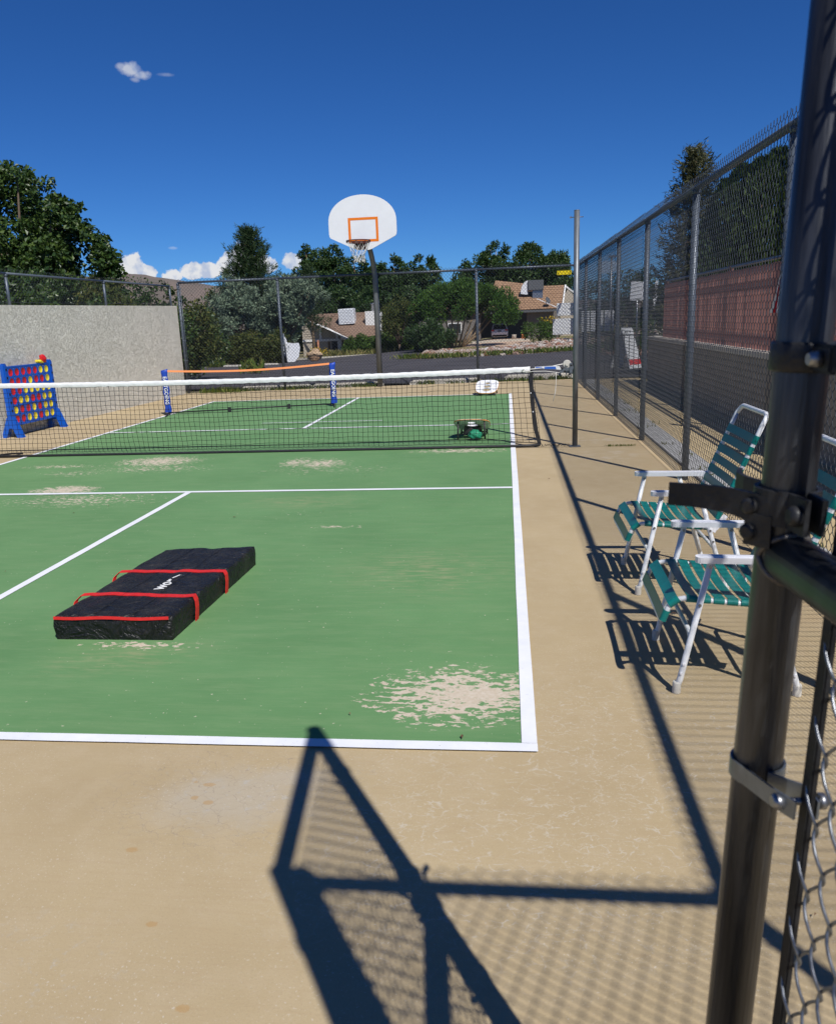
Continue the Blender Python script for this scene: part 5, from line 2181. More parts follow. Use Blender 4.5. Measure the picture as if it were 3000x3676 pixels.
pr_ = []
for k in range(9):
    a = R(90)*k/8
    pr_.append((-.30-.75*math.sin(a), .5+1.35*math.cos(a)))
mb.prism([(-.30, -.45, .4)]+[(x, -.45, z) for x, z in pr_], (0, .9, 0))
mb.build('duct', MT['metalbox'], t)
t = thing('satellite_dish', 'small dark satellite dish on the eave of the tan roofed house', 'satellite dish', (4.1, 78.0, 2.3))
mb = MB()
mb.lathe((.08, -.1, .55), [(.02, 0), (.25, .05), (.38, .14)], 14, axis=(.6, -.5, .3))
mb.build('dish', MT['greybox'], t)
MB().tube([(0, 0, 0), (.02, 0, .5)], .04, 6).build('mast', MT['bolt'], t)

# the car in the carport, seen from behind
car = thing('parked_car', 'white hatchback parked nose-in under the carport', 'car', (-.78, 79.3, gz(-.78, 79.3)+.03))
CW = .90


def car_shell():
    prof = [(0.0, .32), (.02, .55), (.05, .92), (.12, 1.02), (.45, 1.55), (.70, 1.66), (1.8, 1.68), (2.6, 1.56), (3.3, 1.10), (4.1, .98), (4.35, .78), (4.4, .35)]
    wd = [.80, .88, .89, .87, .70, .64, .64, .66, .84, .84, .80, .76]
    vs, fs = [], []
    for (y, z), w_ in zip(prof, wd):
        vs += [(-w_, y, z), (w_, y, z)]
    n_ = len(prof)
    for k in range(n_-1):
        fs.append((2*k, 2*k+1, 2*k+3, 2*k+2))
    sides = []
    for s in (0, 1):
        # side walls down to the sill
        b = len(vs)
        for (y, z), w_ in zip(prof, wd):
            vs.append(((-1 if s == 0 else 1)*.86, y, .30))
        for k in range(n_-1):
            fs.append((2*k+s, 2*k+2+s, b+k+1, b+k))
    mb = MB()
    mb.add(vs, fs, True)
    mb.box((0, 2.2, .30), (1.6, 4.2, .12))
    mb.box((0, -.03, .60), (1.72, .12, .34), bev=.05)
    return mb


car_shell().build('body', MT['carwhite'], car)
mb = MB()
mb.add([(-.72, .09, 1.04), (.72, .09, 1.04), (.60, .43, 1.52), (-.60, .43, 1.52)], [(0, 1, 2, 3)])
mb.build('rear_window', MT['glass'], car)
for s in (-1, 1):
    mb = MB()
    mb.box((s*.74, .02, .95), (.28, .1, .16), bev=.03)
    mb.build('tail_light', MT['light_red'], car)
    for y in (.85, 3.5):
        mb = MB()
        mb.lathe((s*.74, y, .31), [(.31, -.10), (.32, -.06), (.32, .06), (.31, .10)], 20, axis=(1, 0, 0))
        mb.build('wheel', MT['tyre'], car)
mb = MB()
mb.box((0, -.02, .86), (.40, .02, .15))
mb.build('number_plate', MT['greybox'], car)
mb = MB()
mb.box((0, -.05, .38), (1.55, .10, .18), bev=.03)
mb.build('bumper', MT['tyre'], car)

for (x, y, m_, lab, r_, h_) in ((.72, 76.5, 'coping', 'pale round planter by the carport opening', .25, .5), (1.68, 76.5, 'orange', 'orange bucket at the edge of the carport', .2, .5)):
    o = MB().lathe((0, 0, 0), [(r_*.8, 0), (r_, h_*.9), (r_*1.05, h_), (r_*.9, h_), (r_*.7, h_*.2)], 14).build('planter' if 'planter' in lab else 'bucket', MT[m_])
    o.location = (x, y, gz(x, y)+.02)
    tag(o, lab, 'planter' if 'planter' in lab else 'bucket')
ruled('driveway', [(-4.4, 64.2), (2.2, 60.5)], [(-2.8, 86), (2.2, 86)], 14, 26, MT['pinkdrive'], .03)
kerb([(-3.4, 70.5), (2.2, 71.5)], .6, .22, 'driveway_kerb')


# ------------------------------------------------------------------ rocks bed (stuff)
def scatter_rocks(name, pts, rmin, rmax, m, squash=.7):
    bm = bmesh.new()
    bmesh.ops.create_icosphere(bm, subdivisions=1, radius=1)
    bm.verts.index_update()
    bv = np.array([v.co[:] for v in bm.verts])
    bf = np.array([[v.index for v in f.verts] for f in bm.faces])
    bm.free()
    VV, FF = [], []
    for k, (x, y) in enumerate(pts):
        s = rng.uniform(rmin, rmax)
        sc_ = np.array([s*rng.uniform(.7, 1.4), s*rng.uniform(.7, 1.3), s*squash*rng.uniform(.7, 1.2)])
        a = rng.uniform(0, 6.28)
        v = bv*sc_*(1+rng.uniform(-.22, .22, (len(bv), 1)))
        c_, s_ = math.cos(a), math.sin(a)
        v = v @ np.array([[c_, -s_, 0], [s_, c_, 0], [0, 0, 1]])
        VV.append(v+np.array([x, y, gz(x, y)+s*.25]))
        FF.append(bf+len(bv)*k)
    o = link(name, np_mesh(name, np.concatenate(VV), np.concatenate(FF)), m)
    return o


pts = []
for k in range(1500):
    u = random.random()
    x = -6.6+13.5*u
    lo = 46.6 if x < -4.5 else (43.6+abs(x+3)*.25 if x < 1 else 46+.7*(x-1))
    pts.append((x, lo+random.random()**1.15*(13+4*u)))
tag(scatter_rocks('rock_bed', pts, .13, .34, MT['rock']), 'bed of red and grey river rocks between the road and driveway', 'rocks', kind='stuff')
pts = [(random.uniform(5, 15), random.uniform(50, 60)) for _ in range(250)]+[(random.uniform(4.5, 9), random.uniform(22, 34)) for _ in range(200)]
tag(scatter_rocks('rock_bank', pts, .12, .36, MT['rock']), 'bank of rough rocks behind the sandwich board', 'rocks', kind='stuff')

# ------------------------------------------------------------------ foliage


def leaf_cloud(Pn, D, size, aspect, jitter=.6, sizevar=.4):
    n = len(Pn)
    D = D+rng.normal(0, jitter, (n, 3))
    D /= np.linalg.norm(D, axis=1, keepdims=True)+1e-9
    rnd = rng.normal(0, 1, (n, 3))
    Sd = np.cross(D, rnd)
    Sd /= np.linalg.norm(Sd, axis=1, keepdims=True)+1e-9
    Nn = np.cross(D, Sd)
    l = size*(1+rng.uniform(-sizevar, sizevar, (n, 1)))
    w_ = l*aspect
    fold = Nn*w_*.18
    V = np.stack([Pn-D*l/2, Pn+Sd*w_/2+fold, Pn+D*l/2, Pn-Sd*w_/2+fold], 1).reshape(-1, 3)
    F = np.arange(4*n).reshape(n, 4)
    return V, F


def sphere_pts(n, inner=.35):
    v = rng.normal(0, 1, (n, 3))
    v /= np.linalg.norm(v, axis=1, keepdims=True)
    r_ = (inner**3+(1-inner**3)*rng.uniform(0, 1, (n, 1)))**(1/3)
    return v, r_


def crown_clumps(clumps, per, size, aspect, jitter=.7, inner=.4, squash=1.0, updir=.2):
    VV, FF, b = [], [], 0
    for cx_, cy_, cz_, r_ in clumps:
        n = max(20, int(per*r_*r_))
        d, rr_ = sphere_pts(n, inner)
        lump = 1+.22*np.sin(d[:, :1]*5+cx_*3)*np.sin(d[:, 1:2]*5+cy_)+.15*np.sin(d[:, 2:]*8+cx_)
        Pn = d*rr_*r_*lump*np.array([1, 1, squash])+np.array([cx_, cy_, cz_])
        V, F = leaf_cloud(Pn, d+np.array([0, 0, updir]), size, aspect, jitter)
        VV.append(V)
        FF.append(F+b)
        b += len(V)
    return np.concatenate(VV), np.concatenate(FF)


def limbs(base, clumps, r0, m, parent, h_split, k_every=1):
    mb = MB()
    bx, by, bz = base
    top = Vector((bx+random.uniform(-.1, .1), by, bz+h_split))
    mb.tube([Vector((bx, by, bz-.3)), Vector((bx+.03, by, bz+h_split*.5)), top], [r0*1.25, r0, r0*.85], 9)
    for cx_, cy_, cz_, r_ in clumps[::k_every]:
        c_ = Vector((cx_, cy_, cz_))
        mid = top.lerp(c_, .5)+Vector((random.uniform(-.3, .3), random.uniform(-.3, .3), random.uniform(.0, .4)))*r_*.4
        mb.tube([top-Vector((0, 0, .1)), mid, c_], [r0*.5, r0*.3, r0*.1], 6)
    return mb.build('trunk', m, parent, True)


def tree(name, label, cat, base, clumps, per, size, aspect, leaf, bark, r0, h_split, group=None, **kw):
    t = thing(name, label, cat, base, 0, group)
    V, F = crown_clumps(clumps, per, size, aspect, **kw)
    link('crown', np_mesh('crown', V, F), MT[leaf], t, True)
    limbs(base, clumps, r0, MT[bark], t, h_split, max(1, len(clumps)//10))
    return t


def ell_clumps(c, r, n, cr, seed, shell=.75, zmin=None):
    rs = random.Random(seed)
    out = []
    while len(out) < n:
        d = Vector((rs.gauss(0, 1), rs.gauss(0, 1), rs.gauss(0, 1))).normalized()
        k = shell+(1-shell)*rs.random() if rs.random() < .8 else rs.random()*shell
        p = Vector((c[0]+d.x*r[0]*k, c[1]+d.y*r[1]*k, c[2]+d.z*r[2]*k))
        if zmin is not None and p.z < zmin:
            continue
        out.append((p.x, p.y, p.z, cr*rs.uniform(.65, 1.25)))
    return out


# 1. the big broadleaf tree behind the wall
b = (-16.4, 17, gz(-16.4, 17))
cl = ell_clumps((-17.3, 17, 3.7), (3.3, 2.8, 2.75), 100, .60, 2, .6)+ell_clumps((-14.8, 16.8, 3.0), (1.75, 2.0, 1.9), 36, .5, 3, .6)
cl += [(-16.5, 16.6, 6.2, .5), (-15.5, 16.8, 6.1, .42), (-15.3, 16.8, 6.35, .22), (-14.5, 16.8, 5.4, .5), (-14.0, 16.8, 5.2, .28), (-13.6, 16.8, 4.6, .42), (-13.2, 16.8, 4.3, .3), (-13.0, 16.8, 3.7, .45),
       (-12.9, 16.6, 3.1, .5), (-12.75, 16.6, 3.55, .25), (-13.3, 16.4, 2.7, .7), (-13.8, 16.4, 2.1, .8), (-14.9, 16.2, 1.8, .8), (-16, 16, 2.2, .9), (-17, 16.6, 6.5, .4), (-17.6, 16.6, 6.2, .6), (-15.0, 16.4, 4.6, .7)]
rs = random.Random(77)
for q in range(46):
    a = rs.uniform(.3, math.pi*.9)
    e = rs.uniform(.98, 1.12)
    cl.append((-17.3+3.4*math.cos(a)*e, 17+rs.uniform(-1.2, .6), 3.7+2.9*math.sin(a)*e, rs.uniform(.14, .32)))
for q in range(26):
    a = rs.uniform(-.2, 1.5)
    e = rs.uniform(1.0, 1.18)
    cl.append((-14.8+1.85*math.cos(a)*e, 16.8+rs.uniform(-.8, .5), 3.0+1.95*math.sin(a)*e, rs.uniform(.14, .3)))
tree('broadleaf_tree', 'big dark leafy tree rising behind the stucco wall at left', 'tree', b, cl, 1250, .15, .66, 'leaf_big', 'bark', .2, 1.6, jitter=1.0, inner=.3, updir=-.1)

# shrubs directly behind the wall fence
for k, (x, y, ztop, rx, lab) in enumerate(((-11.4, 7.2, 3.1, 1.6, 'dark leafy shrub behind the wall fence at the left picture edge'), (-11.6, 9.9, 2.95, 1.7, 'leafy shrub behind the wall fence below the big tree'),
                                           (-11.6, 12.6, 2.85, 1.7, 'leafy shrub behind the middle post of the wall fence'), (-11.5, 15.2, 2.75, 1.7, 'vine-like shrub with spiky tips right of the big tree'),
                                           (-11.6, 17.9, 2.55, 1.6, 'vine-like shrub behind the corner post of the wall fence'), (-12.4, 20.6, 2.3, 1.5, 'low shrub just beyond the end of the stucco wall'))):
    z0_ = gz(x, y)
    cl = ell_clumps((x, y, z0_+(ztop-z0_)*.52), (rx, 1.7, (ztop-z0_)*.42), 46, .48, 20+k, .5)
    rs = random.Random(200+k)
    for q in range(7):
        cl.append((x+rs.uniform(-1, 1)*rx*.8, y+rs.uniform(-1.2, 1.2), ztop-.1+rs.uniform(-.25, .3), .17))
    tree('shrub', lab, 'shrub', (x, y, z0_), cl, 1300, .115, .6, 'leaf_olive' if k in (2, 4) else 'leaf_big', 'bark', .06, .4, group='shrubs behind the stucco wall', jitter=1.0)


def conifer(name, label, base, h, rad, leaf, nbranch, tuft, per, seed, lift=.45, shape=1.0, group=None, bark='palebark', z0=.12, start=.25):
    """branches spiral up the trunk and end in upturned needle tufts"""
    t = thing(name, label, 'tree', base, 0, group)
    rs = random.Random(seed)
    bx, by, bz = base
    Pn, Dn = [], []
    tb = MB()
    tb.tube([Vector((bx, by, bz-.3)), Vector((bx, by, bz+h*.5)), Vector((bx, by, bz+h*.97))], [h*.022, h*.014, h*.003], 8)
    for k in range(nbranch):
        f = z0+(1-z0)*(k/nbranch)**.9
        a = k*2.4+rs.uniform(-.4, .4)
        L_ = rad*((1-f)**shape)*rs.uniform(.65, 1.15)+rad*.05
        st = Vector((bx, by, bz+h*f))
        d = Vector((math.cos(a), math.sin(a), lift*rs.uniform(.4, 1.4)))
        n_ = max(3, int(L_/(tuft*.45)))
        prev_ = st
        for j in range(1, n_+1):
            g = j/n_
            p = st+d*(L_*g)+Vector((0, 0, L_*.22*g*g+rs.uniform(-.03, .03)*L_))
            if g > start:
                for q in range(3):
                    off = Vector((rs.gauss(0, 1), rs.gauss(0, 1), rs.gauss(0, .7)))*(tuft*.55)*(1-.4*g)
                    c_ = p+off
                    ax_ = (d+Vector((rs.gauss(0, .4), rs.gauss(0, .4), .7+rs.gauss(0, .3)))).normalized()
                    m_ = per
                    tt = rng.uniform(-.5, .6, (m_, 1))
                    pp = np.array(c_)+np.array(ax_)*tt*tuft+rng.normal(0, tuft*.14, (m_, 3))
                    Pn.append(pp)
                    Dn.append(np.tile(np.array(ax_), (m_, 1)))
            prev_ = p
        if k % 3 == 0:
            tb.tube([st, st+d*L_*.6+Vector((0, 0, L_*.08))], [h*.005, h*.002], 5)
    for q in range(8):
        c_ = Vector((bx+rs.uniform(-.1, .1), by+rs.uniform(-.1, .1), bz+h*(.93+.01*q)))
        pp = np.array(c_)+rng.normal(0, tuft*.2, (per*2, 3))
        Pn.append(pp)
        Dn.append(np.tile(np.array((0, 0, 1.)), (per*2, 1)))
    V, F = leaf_cloud(np.concatenate(Pn), np.concatenate(Dn), tuft*.55, .16, .45)
    link('crown', np_mesh('crown', V, F), MT[leaf], t, True)
    tb.build('trunk', MT[bark], t, True)
    return t


conifer('pine_tree', 'spiky dark pine standing left of the backboard above the junipers', (-22.3, 62, gz(-22.3, 62)), 11.3, 3.6, 'leaf_pine', 120, .62, 16, 5, .5, .72, z0=.3)
conifer('pine_tree', 'small dark pine tip between the tall pine and the backboard', (-20.2, 75, gz(-20.2, 75)), 9.3, 2.2, 'leaf_pine', 60, .6, 12, 6, .5, .9, z0=.3)

# grey green junipers
jl = [((-22.1, 56, 2.3), (2.4, 1.8, 3.0), 'largest grey green juniper at the far side of the lot, below the pine'), ((-18.4, 57, 2.7), (2.1, 1.8, 2.7), 'grey green juniper between the fence post and the beige house, its crown over the roof'),
      ((-25.4, 58, .9), (1.7, 1.6, 2.0), 'lower grey green juniper nearest the end of the stucco wall')]
for k, (c_, r_, lab) in enumerate(jl):
    b = (c_[0], c_[1], gz(c_[0], c_[1]))
    cl = ell_clumps(c_, r_, 60, .62, 40+k, .55)
    if k == 1:
        cl += ell_clumps((-16.0, 57, 3.7), (1.5, 1.3, 1.05), 22, .55, 47, .5)+ell_clumps((-17.0, 57, 4.6), (1.0, 1.0, .8), 8, .5, 48, .5)
    tree('juniper_tree', lab, 'tree', b, cl, 620, .25, .42, 'leaf_juniper', 'bark', .2, 1.2, group='grey green junipers beyond the lot', jitter=.6, inner=.5, updir=.5)

# low olive shrubs left
for k, (x, y, r_, lab) in enumerate(((-28.2, 58, 1.6, 'yellowish olive shrub beside the end of the stucco wall'), (-25.3, 56, 1.6, 'dark olive shrub behind the left wheel stop'), (-22.9, 55, 1.5, 'olive shrub behind the gap between wheel stops'),
                                     (-20.6, 54.5, 1.5, 'olive shrub behind the middle wheel stop'), (-18.6, 54.2, 1.2, 'olive shrub beside the white curved sign'))):
    z = gz(x, y)
    tree('shrub', lab, 'shrub', (x, y, z), ell_clumps((x, y, z+1.1), (r_*1.1, r_, 1.35), 34, .58, 60+k, .5), 700, .19, .45, 'leaf_olive', 'bark', .07, .4, group='olive shrubs along the lot', jitter=.8)

# dark broadleaf row behind the beige house
row = [(-40, 128, 9.5, 4.5, 'dark tree far left behind the pine'), (-32.2, 126, 14.3, 2.9, 'pointed dark tree just left of the backboard'), (-28.2, 125, 14.0, 2.8, 'tall dark tree behind the left edge of the backboard'),
       (-24.6, 127, 12.2, 3.0, 'dark tree behind the basketball net'), (-21.5, 128, 11.0, 2.6, 'dark tree directly behind the hoop pole'), (-18.6, 126, 12.0, 2.8, 'dark tree right of the hoop pole'),
       (-13.6, 126, 11.9, 3.0, 'dark tree left of the gap above the rounded pine'), (-35.6, 130, 11.0, 3.2, 'lower dark tree between the pine and the dark row'),
       (-30.0, 112, 6.4, 2.8, 'lower dark tree directly behind the left end of the brown roof'), (-24.5, 113, 6.8, 3.0, 'lower dark tree directly behind the white roof cooler'), (-19.2, 112, 6.6, 3.0, 'lower dark tree behind the white chimney'), (-13.8, 110, 6.5, 3.0, 'lower dark tree behind the yellowing tree'), (-8.6, 108, 6.3, 3.0, 'lower dark tree behind the umbrella pine')]
for k, (x, y, ztop, r_, lab) in enumerate(row):
    z = gz(x, y)
    hz = (ztop-z)
    cl = ell_clumps((x, y, z+hz*.50), (r_*1.15, r_, hz*.47), 70, 1.05, 80+k, .55)
    cl += [(x+random.uniform(-.5, .5), y, ztop-.8, .75), (x-r_*.5, y, ztop-1.8, .7), (x+r_*.45, y, ztop-1.5, .7)]
    tree('broadleaf_tree', lab, 'tree', (x, y, z), cl, 260, .40, .55, 'leaf_dark', 'palebark', .28, hz*.25, group='dark trees behind the beige house', jitter=.8, updir=.6)

# trees behind the tan-roofed house
for k, (x, y, ztop, r_, lab) in enumerate(((-5.6, 110, 9.0, 2.2, 'small crown at the left of the tree group behind the tan roof'), (-1.4, 111, 12.1, 3.4, 'tallest round tree behind the tan roof'), (3.2, 110, 11.6, 3.0, 'middle tree behind the tan roof'),
                                           (6.6, 109, 10.2, 2.5, 'right hand tree behind the tan roof'))):
    z = gz(x, y)
    hz = ztop-z
    cl = ell_clumps((x, y, z+hz*.56), (r_*1.1, r_, hz*.42), 70, .95, 100+k, .55)
    cl += [(x, y, ztop-.7, .7), (x+r_*.4, y, ztop-1.3, .7)]
    tree('broadleaf_tree', lab, 'tree', (x, y, z), cl, 300, .36, .5, 'leaf_dark', 'palebark', .3, hz*.3, group='trees behind the tan roofed house', jitter=.8, updir=.6)

# rounded umbrella pine with many bare stems
b = (-4.6, 64, gz(-4.6, 64))
t = thing('umbrella_pine', 'broad rounded green pine on bare leaning stems in front of the tan roofed house', 'tree', b)
cl = []
rs = random.Random(33)
for k in range(150):
    a = rs.uniform(0, 6.28)
    q = rs.random()**.5
    x = -3.9+4.6*q*math.cos(a)
    y = 64+2.8*q*math.sin(a)
    zt_ = 1.9+2.35*math.sqrt(max(0, 1-q*q))
    cl.append((x, y, zt_-rs.random()*.9, .66*rs.uniform(.7, 1.2)))
for x, z in ((.7, 1.7), (.3, 1.2), (-.3, 1.5), (-8.0, 2.2), (-7.6, 1.7), (-7.2, 2.0), (-5.8, 1.6), (-1.4, 1.7)):
    cl.append((x, 63.2, z, .6))
V, F = crown_clumps(cl, 760, .24, .32, jitter=.5, inner=.45, updir=.9)
link('crown', np_mesh('crown', V, F), MT['leaf_umbrella'], t, True)
mb = MB()
for k in range(11):
    a = k*.9
    x1 = -4.2+(k-5)*.75
    mb.tube([(b[0]+.25*math.cos(a)+.1*(k-5), b[1]+.3*math.sin(a), b[2]-.2), (b[0]+(x1-b[0])*.5, b[1]+.5*math.sin(a), b[2]+1.1), (x1, 64+.9*math.sin(a), 2.3)], [.13, .09, .05], 6)
mb.build('trunk', MT['palebark'], t, True)

# spreading junipers as hedges in front of the beige house and beside the road
hd = [((-18.0, 89.5, 2.3), (2.3, 1.6, 1.25), 'leaf_hedge', 'low spreading juniper in front of the beige house, left of the hoop pole'), ((-14.2, 90, 2.4), (2.5, 1.6, 1.45), 'leaf_hedge', 'low spreading juniper right of the hoop pole'),
      ((-11.0, 90, 2.5), (2.6, 1.8, 1.75), 'leaf_hedge', 'bright green spreading juniper left of the umbrella pine'), ((-6.6, 60, 2.4), (2.0, 1.8, 1.35), 'leaf_dark', 'dark shaded juniper mound under the umbrella pine')]  # last mound takes the darker leaf: shade under the pine put into its colour
for k, (c_, r_, lf, lab) in enumerate(hd):
    x, y = c_[0], c_[1]
    z = gz(x, y)
    cl = ell_clumps((x, y, z+r_[2]*.8), r_, 50, .62, 120+k, .5, z-.1)
    tree('spreading_juniper', lab, 'shrub', (x, y, z), cl, 600, .28, .34, lf, 'bark', .08, .4, group='spreading junipers beyond the road', jitter=.6, updir=.5)

# yellowing tree behind the hoop pole on the right
x, y = -12.4, 85
z = gz(x, y)
tree('broadleaf_tree', 'yellowing bushy tree right of the hoop pole above the hedges', 'tree', (x, y, z), ell_clumps((x, y, z+4.1), (2.0, 1.8, 2.4), 34, .75, 140, .6), 220, .26, .5, 'leaf_olive', 'bark', .15, 1.2, jitter=.9)
x, y = -14.8, 90
z = gz(x, y)
tree('shrub', 'small yellowing shrub against the white chimney', 'shrub', (x, y, z), ell_clumps((x, y, z+1.9), (1.3, 1.2, 1.6), 16, .6, 141, .6), 240, .24, .5, 'leaf_olive', 'bark', .1, .6, jitter=.9)

# bush with yellow flowers by the carport
x, y = 3.0, 66
z = gz(x, y)
t = tree('shrub', 'rounded green bush with yellow flowers right of the carport', 'shrub', (x, y, z), ell_clumps((x, y, z+1.05), (1.55, 1.3, 1.1), 28, .5, 150, .6), 460, .17, .5, 'leaf_hedge', 'bark', .08, .4, jitter=.9)
V, F = crown_clumps([(x+.8, y-.6, z+2.0, .35), (x+1.3, y-.5, z+1.95, .3), (x+.2, y-.8, z+2.0, .25)], 500, .13, .7, jitter=1.2)
link('flowers', np_mesh('flowers', V, F), MT['flower'], t, True)
x, y = -13.7, 52.5
x, y = -19.0, 72
z = gz(x, y)
tree('shrub', 'orange flowered low shrub left of the house porch', 'shrub', (-19.6, 74, gz(-19.6, 74)), ell_clumps((-19.6, 74, gz(-19.6, 74)+.6), (1.2, 1, .6), 10, .4, 151, .6), 460, .15, .6, 'flower', 'bark', .05, .2, jitter=1.0)

# weeping cedar and cypress mass behind the slat fence
conifer('cedar_tree', 'loose weeping cedar rising above the side fence', (5.45, 16.5, gz(5.45, 16.5)), 6.1, 1.25, 'leaf_cedar', 150, .30, 12, 9, -.25, .55, z0=.1, start=.1)
cl = []
rs = random.Random(61)
b = (6.6, 10.2, .9)
ORD = ['leftmost cypress of the dark row above the red slats', 'second cypress from the left above the red slats', 'third cypress from the left above the red slats', 'fourth and tallest cypress above the red slats', 'fifth cypress from the left above the red slats', 'sixth cypress from the left, beside the gate stile', 'cypress just left of the gate stile above the red slats', 'cypress hidden mostly by the gate stile']
cyp = [(4.65, 9.6, 4.15), (5.0, 9.8, 4.45), (5.35, 9.5, 4.55), (5.75, 9.8, 4.75), (6.15, 9.4, 4.7), (6.5, 9.7, 4.45), (6.9, 9.4, 4.3), (7.4, 9.6, 4.4)]
for k, (x, y, zt_) in enumerate(cyp):
    tt = thing('cypress_tree', ORD[k], 'tree', (x, y, .9), 0, 'row of cypresses behind the slat fence')
    n = 5200
    f = rng.uniform(0, 1, (n, 1))
    rad_ = .60*np.sqrt(np.clip(1-f**2.2, 0, 1))*(.75+.25*rng.uniform(0, 1, (n, 1)))+.03
    an = rng.uniform(0, 6.283, (n, 1))
    lump = 1+.25*np.sin(an*3+f*9+k)
    Pn = np.concatenate([x+rad_*lump*np.cos(an), y+rad_*lump*np.sin(an), .95+(zt_-.95)*f], 1)
    Dn = np.concatenate([np.cos(an)*.5, np.sin(an)*.5, np.ones((n, 1))], 1)
    V, F = leaf_cloud(Pn, Dn, .15, .34, .3)
    link('crown', np_mesh('crown', V, F), MT['leaf_arbor'], tt, True)
    MB().tube([(x, y, .8), (x, y, zt_-.3)], [.09, .02], 7).build('trunk', MT['bark'], tt, True)

# trees far right, seen through the side fence
for k, (x, y, ztop, r_, lab) in enumerate(((7.6, 62, 4.2, 1.7, 'dark round tree seen through the side fence beside the net post'), (10.2, 61, 5.1, 1.9, 'dark tree seen through the side fence above the white square sign'),
                                           (12.6, 58, 4.6, 1.8, 'dark tree seen through the side fence left of the red slats'), (15.4, 60, 5.5, 2.2, 'dark tree behind the left end of the red slats'))):
    z = gz(x, y)
    hz = ztop-z
    tree('broadleaf_tree', lab, 'tree', (x, y, z), ell_clumps((x, y, z+hz*.5), (r_, r_, hz*.46), 30, .7, 160+k, .7), 240, .26, .5, 'leaf_dark', 'bark', .2, hz*.25, group='trees beyond the side fence', jitter=.8)
for k, (x, y, r_, lab) in enumerate(((6.0, 27, .9, 'low green shrub below the white square sign'), (8.0, 29, 1.1, 'green shrub near the end of the retaining wall'), (4.8, 31, .9, 'low shrub behind the white boards'))):
    z = gz(x, y)
    tree('shrub', lab, 'shrub', (x, y, z), ell_clumps((x, y, z+.75), (r_, .8, .85), 18, .35, 170+k, .6), 700, .11, .5, 'leaf_hedge', 'bark', .05, .3, group='shrubs beyond the side fence', jitter=.9)


# ------------------------------------------------------------------ weeds and grass (stuff)
def weeds(name, label, spots, m, hmin, hmax, per, cat='weeds'):
    Pn, Dn = [], []
    hs = []
    for x, y, r_, zb_ in spots:
        n = per
        px_ = x+rng.normal(0, r_, (n, 1))
        py_ = y+rng.normal(0, r_*.6, (n, 1))
        h_ = rng.uniform(hmin, hmax, (n, 1))
        z = (np.full((n, 1), zb_) if zb_ is not None else ground_z(px_[:, 0], py_[:, 0])[:, None]+.05)
        Pn.append(np.concatenate([px_, py_, z+h_*.45], 1))
        dd = np.concatenate([rng.normal(0, .45, (n, 2)), np.ones((n, 1))], 1)
        Dn.append(dd)
        hs.append(h_)
    Pn, Dn, hs = np.concatenate(Pn), np.concatenate(Dn), np.concatenate(hs)
    D = Dn/np.linalg.norm(Dn, axis=1, keepdims=True)
    Sd = np.cross(D, rng.normal(0, 1, D.shape))
    Sd /= np.linalg.norm(Sd, axis=1, keepdims=True)+1e-9
    w_ = hs*.10
    V = np.stack([Pn-D*hs/2, Pn+Sd*w_, Pn+D*hs/2, Pn-Sd*w_], 1).reshape(-1, 3)
    o = link(name, np_mesh(name, V, np.arange(len(V)).reshape(-1, 4)), m)
    return tag(o, label, cat, kind='stuff')


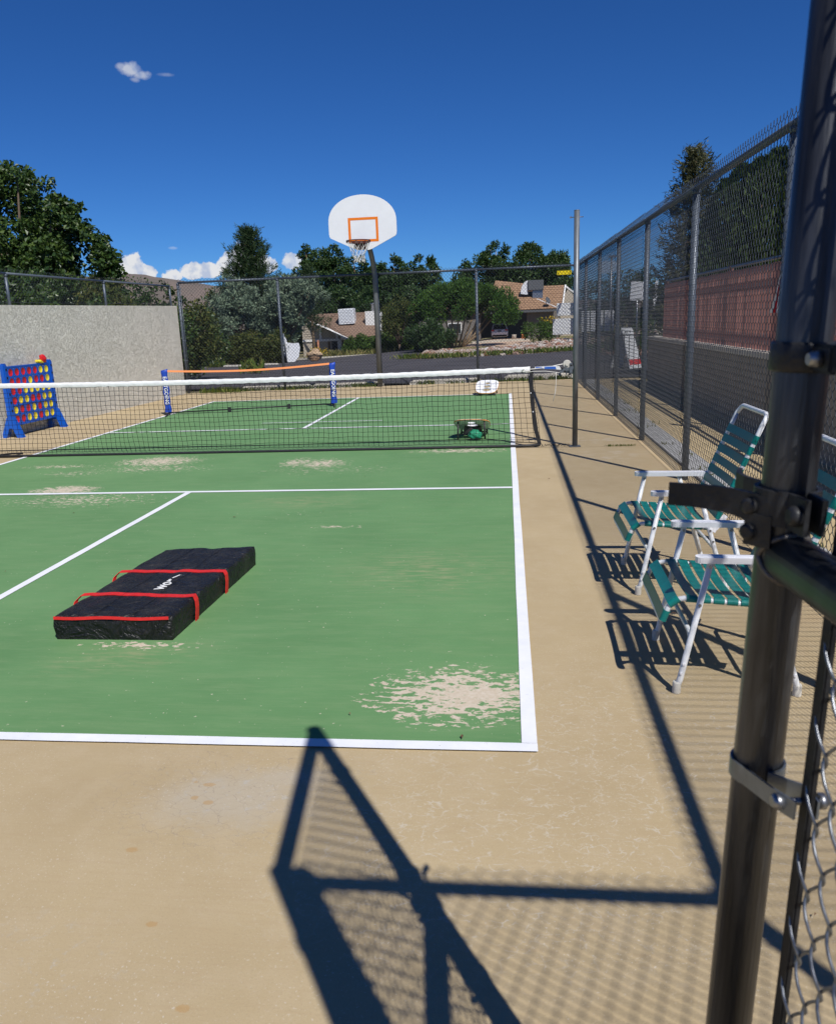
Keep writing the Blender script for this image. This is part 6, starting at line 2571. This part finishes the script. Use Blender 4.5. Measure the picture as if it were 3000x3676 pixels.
sp_ = []
for k in range(60):
    x = random.uniform(-7.2, 1.4)
    if -2.9 < x < -1.9 and random.random() < .6:
        continue
    y = FA.y+(x-FA.x)*fu.y/fu.x+random.uniform(.0, .28)
    sp_.append((x, y, .10, -.04))
for k in range(8):
    sp_.append((-6.9+random.uniform(-.4, .8), 8.85+random.uniform(0, .25), .16, 0))
weeds('fence_weeds', 'green weeds growing along the foot of the far fence', sp_, MT['weed'], .03, .16, 55)
weeds('joint_weeds', 'small weeds in the slab joint beside the net post', [(1.05+.02*k, .0, .02, .0) for k in range(16)]+[(-6.6, .03, .02, 0), (-1.0, -.02, .03, 0), (-.55, -.015, .02, 0)], MT['weed'], .012, .035, 12)
weeds('strip_weeds', 'sparse weeds and dry leaves along the drain beyond the side fence', [(1.75+random.uniform(-.1, .15), random.uniform(-4.5, 9), .06, 0) for _ in range(40)], MT['drygrass'], .02, .07, 14)
weeds('road_verge', 'green weeds along the road edge below the rocks', [(-7.2+k*.36, 46.2 if k < 6 else (43.4+.11*abs(k-9)), .35, None) for k in range(40)], MT['weed'], .12, .5, 60)
weeds('lot_weeds', 'weeds and pale yucca clump along the wheel stops', [(-22.4, 50.6, .3, None), (-21.9, 50.7, .25, None), (-24, 51.8, .5, None), (-19.3, 49.6, .25, None), (-15, 28, .3, None), (-11, 25, .3, None)], MT['weed'], .2, .8, 70)
weeds('dry_verge', 'dry grass below the beige house', [(random.uniform(-22.5, -14), random.uniform(84.5, 92), .7, None) for _ in range(40)], MT['drygrass'], .3, 1.1, 40)

# dead leaves and grit on the court
mb = MB()
for k in range(26):
    x, y = random.uniform(-5, 1.4), random.uniform(-7.8, -.3)
    a = random.uniform(0, 6.28)
    s = random.uniform(.006, .016)
    d = Vector((math.cos(a), math.sin(a), 0))*s
    e = Vector((-d.y, d.x, 0))*.35
    c_ = Vector((x, y, .012))
    mb.add([c_-d, c_+e+Vector((0, 0, .004)), c_+d, c_-e+Vector((0, 0, .004))], [(0, 1, 2, 3)])
tag(mb.build('leaf_litter', MT['brownrock']), 'tiny dry leaf bits scattered on the court', 'leaves', kind='stuff')

# ------------------------------------------------------------------ distant hills
hx = np.linspace(-1100, 300, 90)
hy = np.linspace(760, 1700, 30)


def hill_z(X, Y):
    ridge = np.interp(X*900/Y, [-1100, -800, -560, -433, -390, -346, -317, -282, -240, -200, -100, 0, 150, 300], [44, 56, 60, 62, 57, 49, 43, 37, 31, 26, 20, 16, 12, 6])
    f = np.clip((Y-760)/180, 0, 1)
    f = f*f*(3-2*f)
    b_ = np.clip((1700-Y)/500, 0, 1)
    return -3+(ridge*(Y/900)**1.0+3)*f*b_+2.2*np.sin(X*.05)*f*np.sin(Y*.02)+1.2*np.sin(X*.13+2)*f


tag(link('hills', grid_mesh('hills', hx, hy, hill_z), MT['hill']), kind='structure')
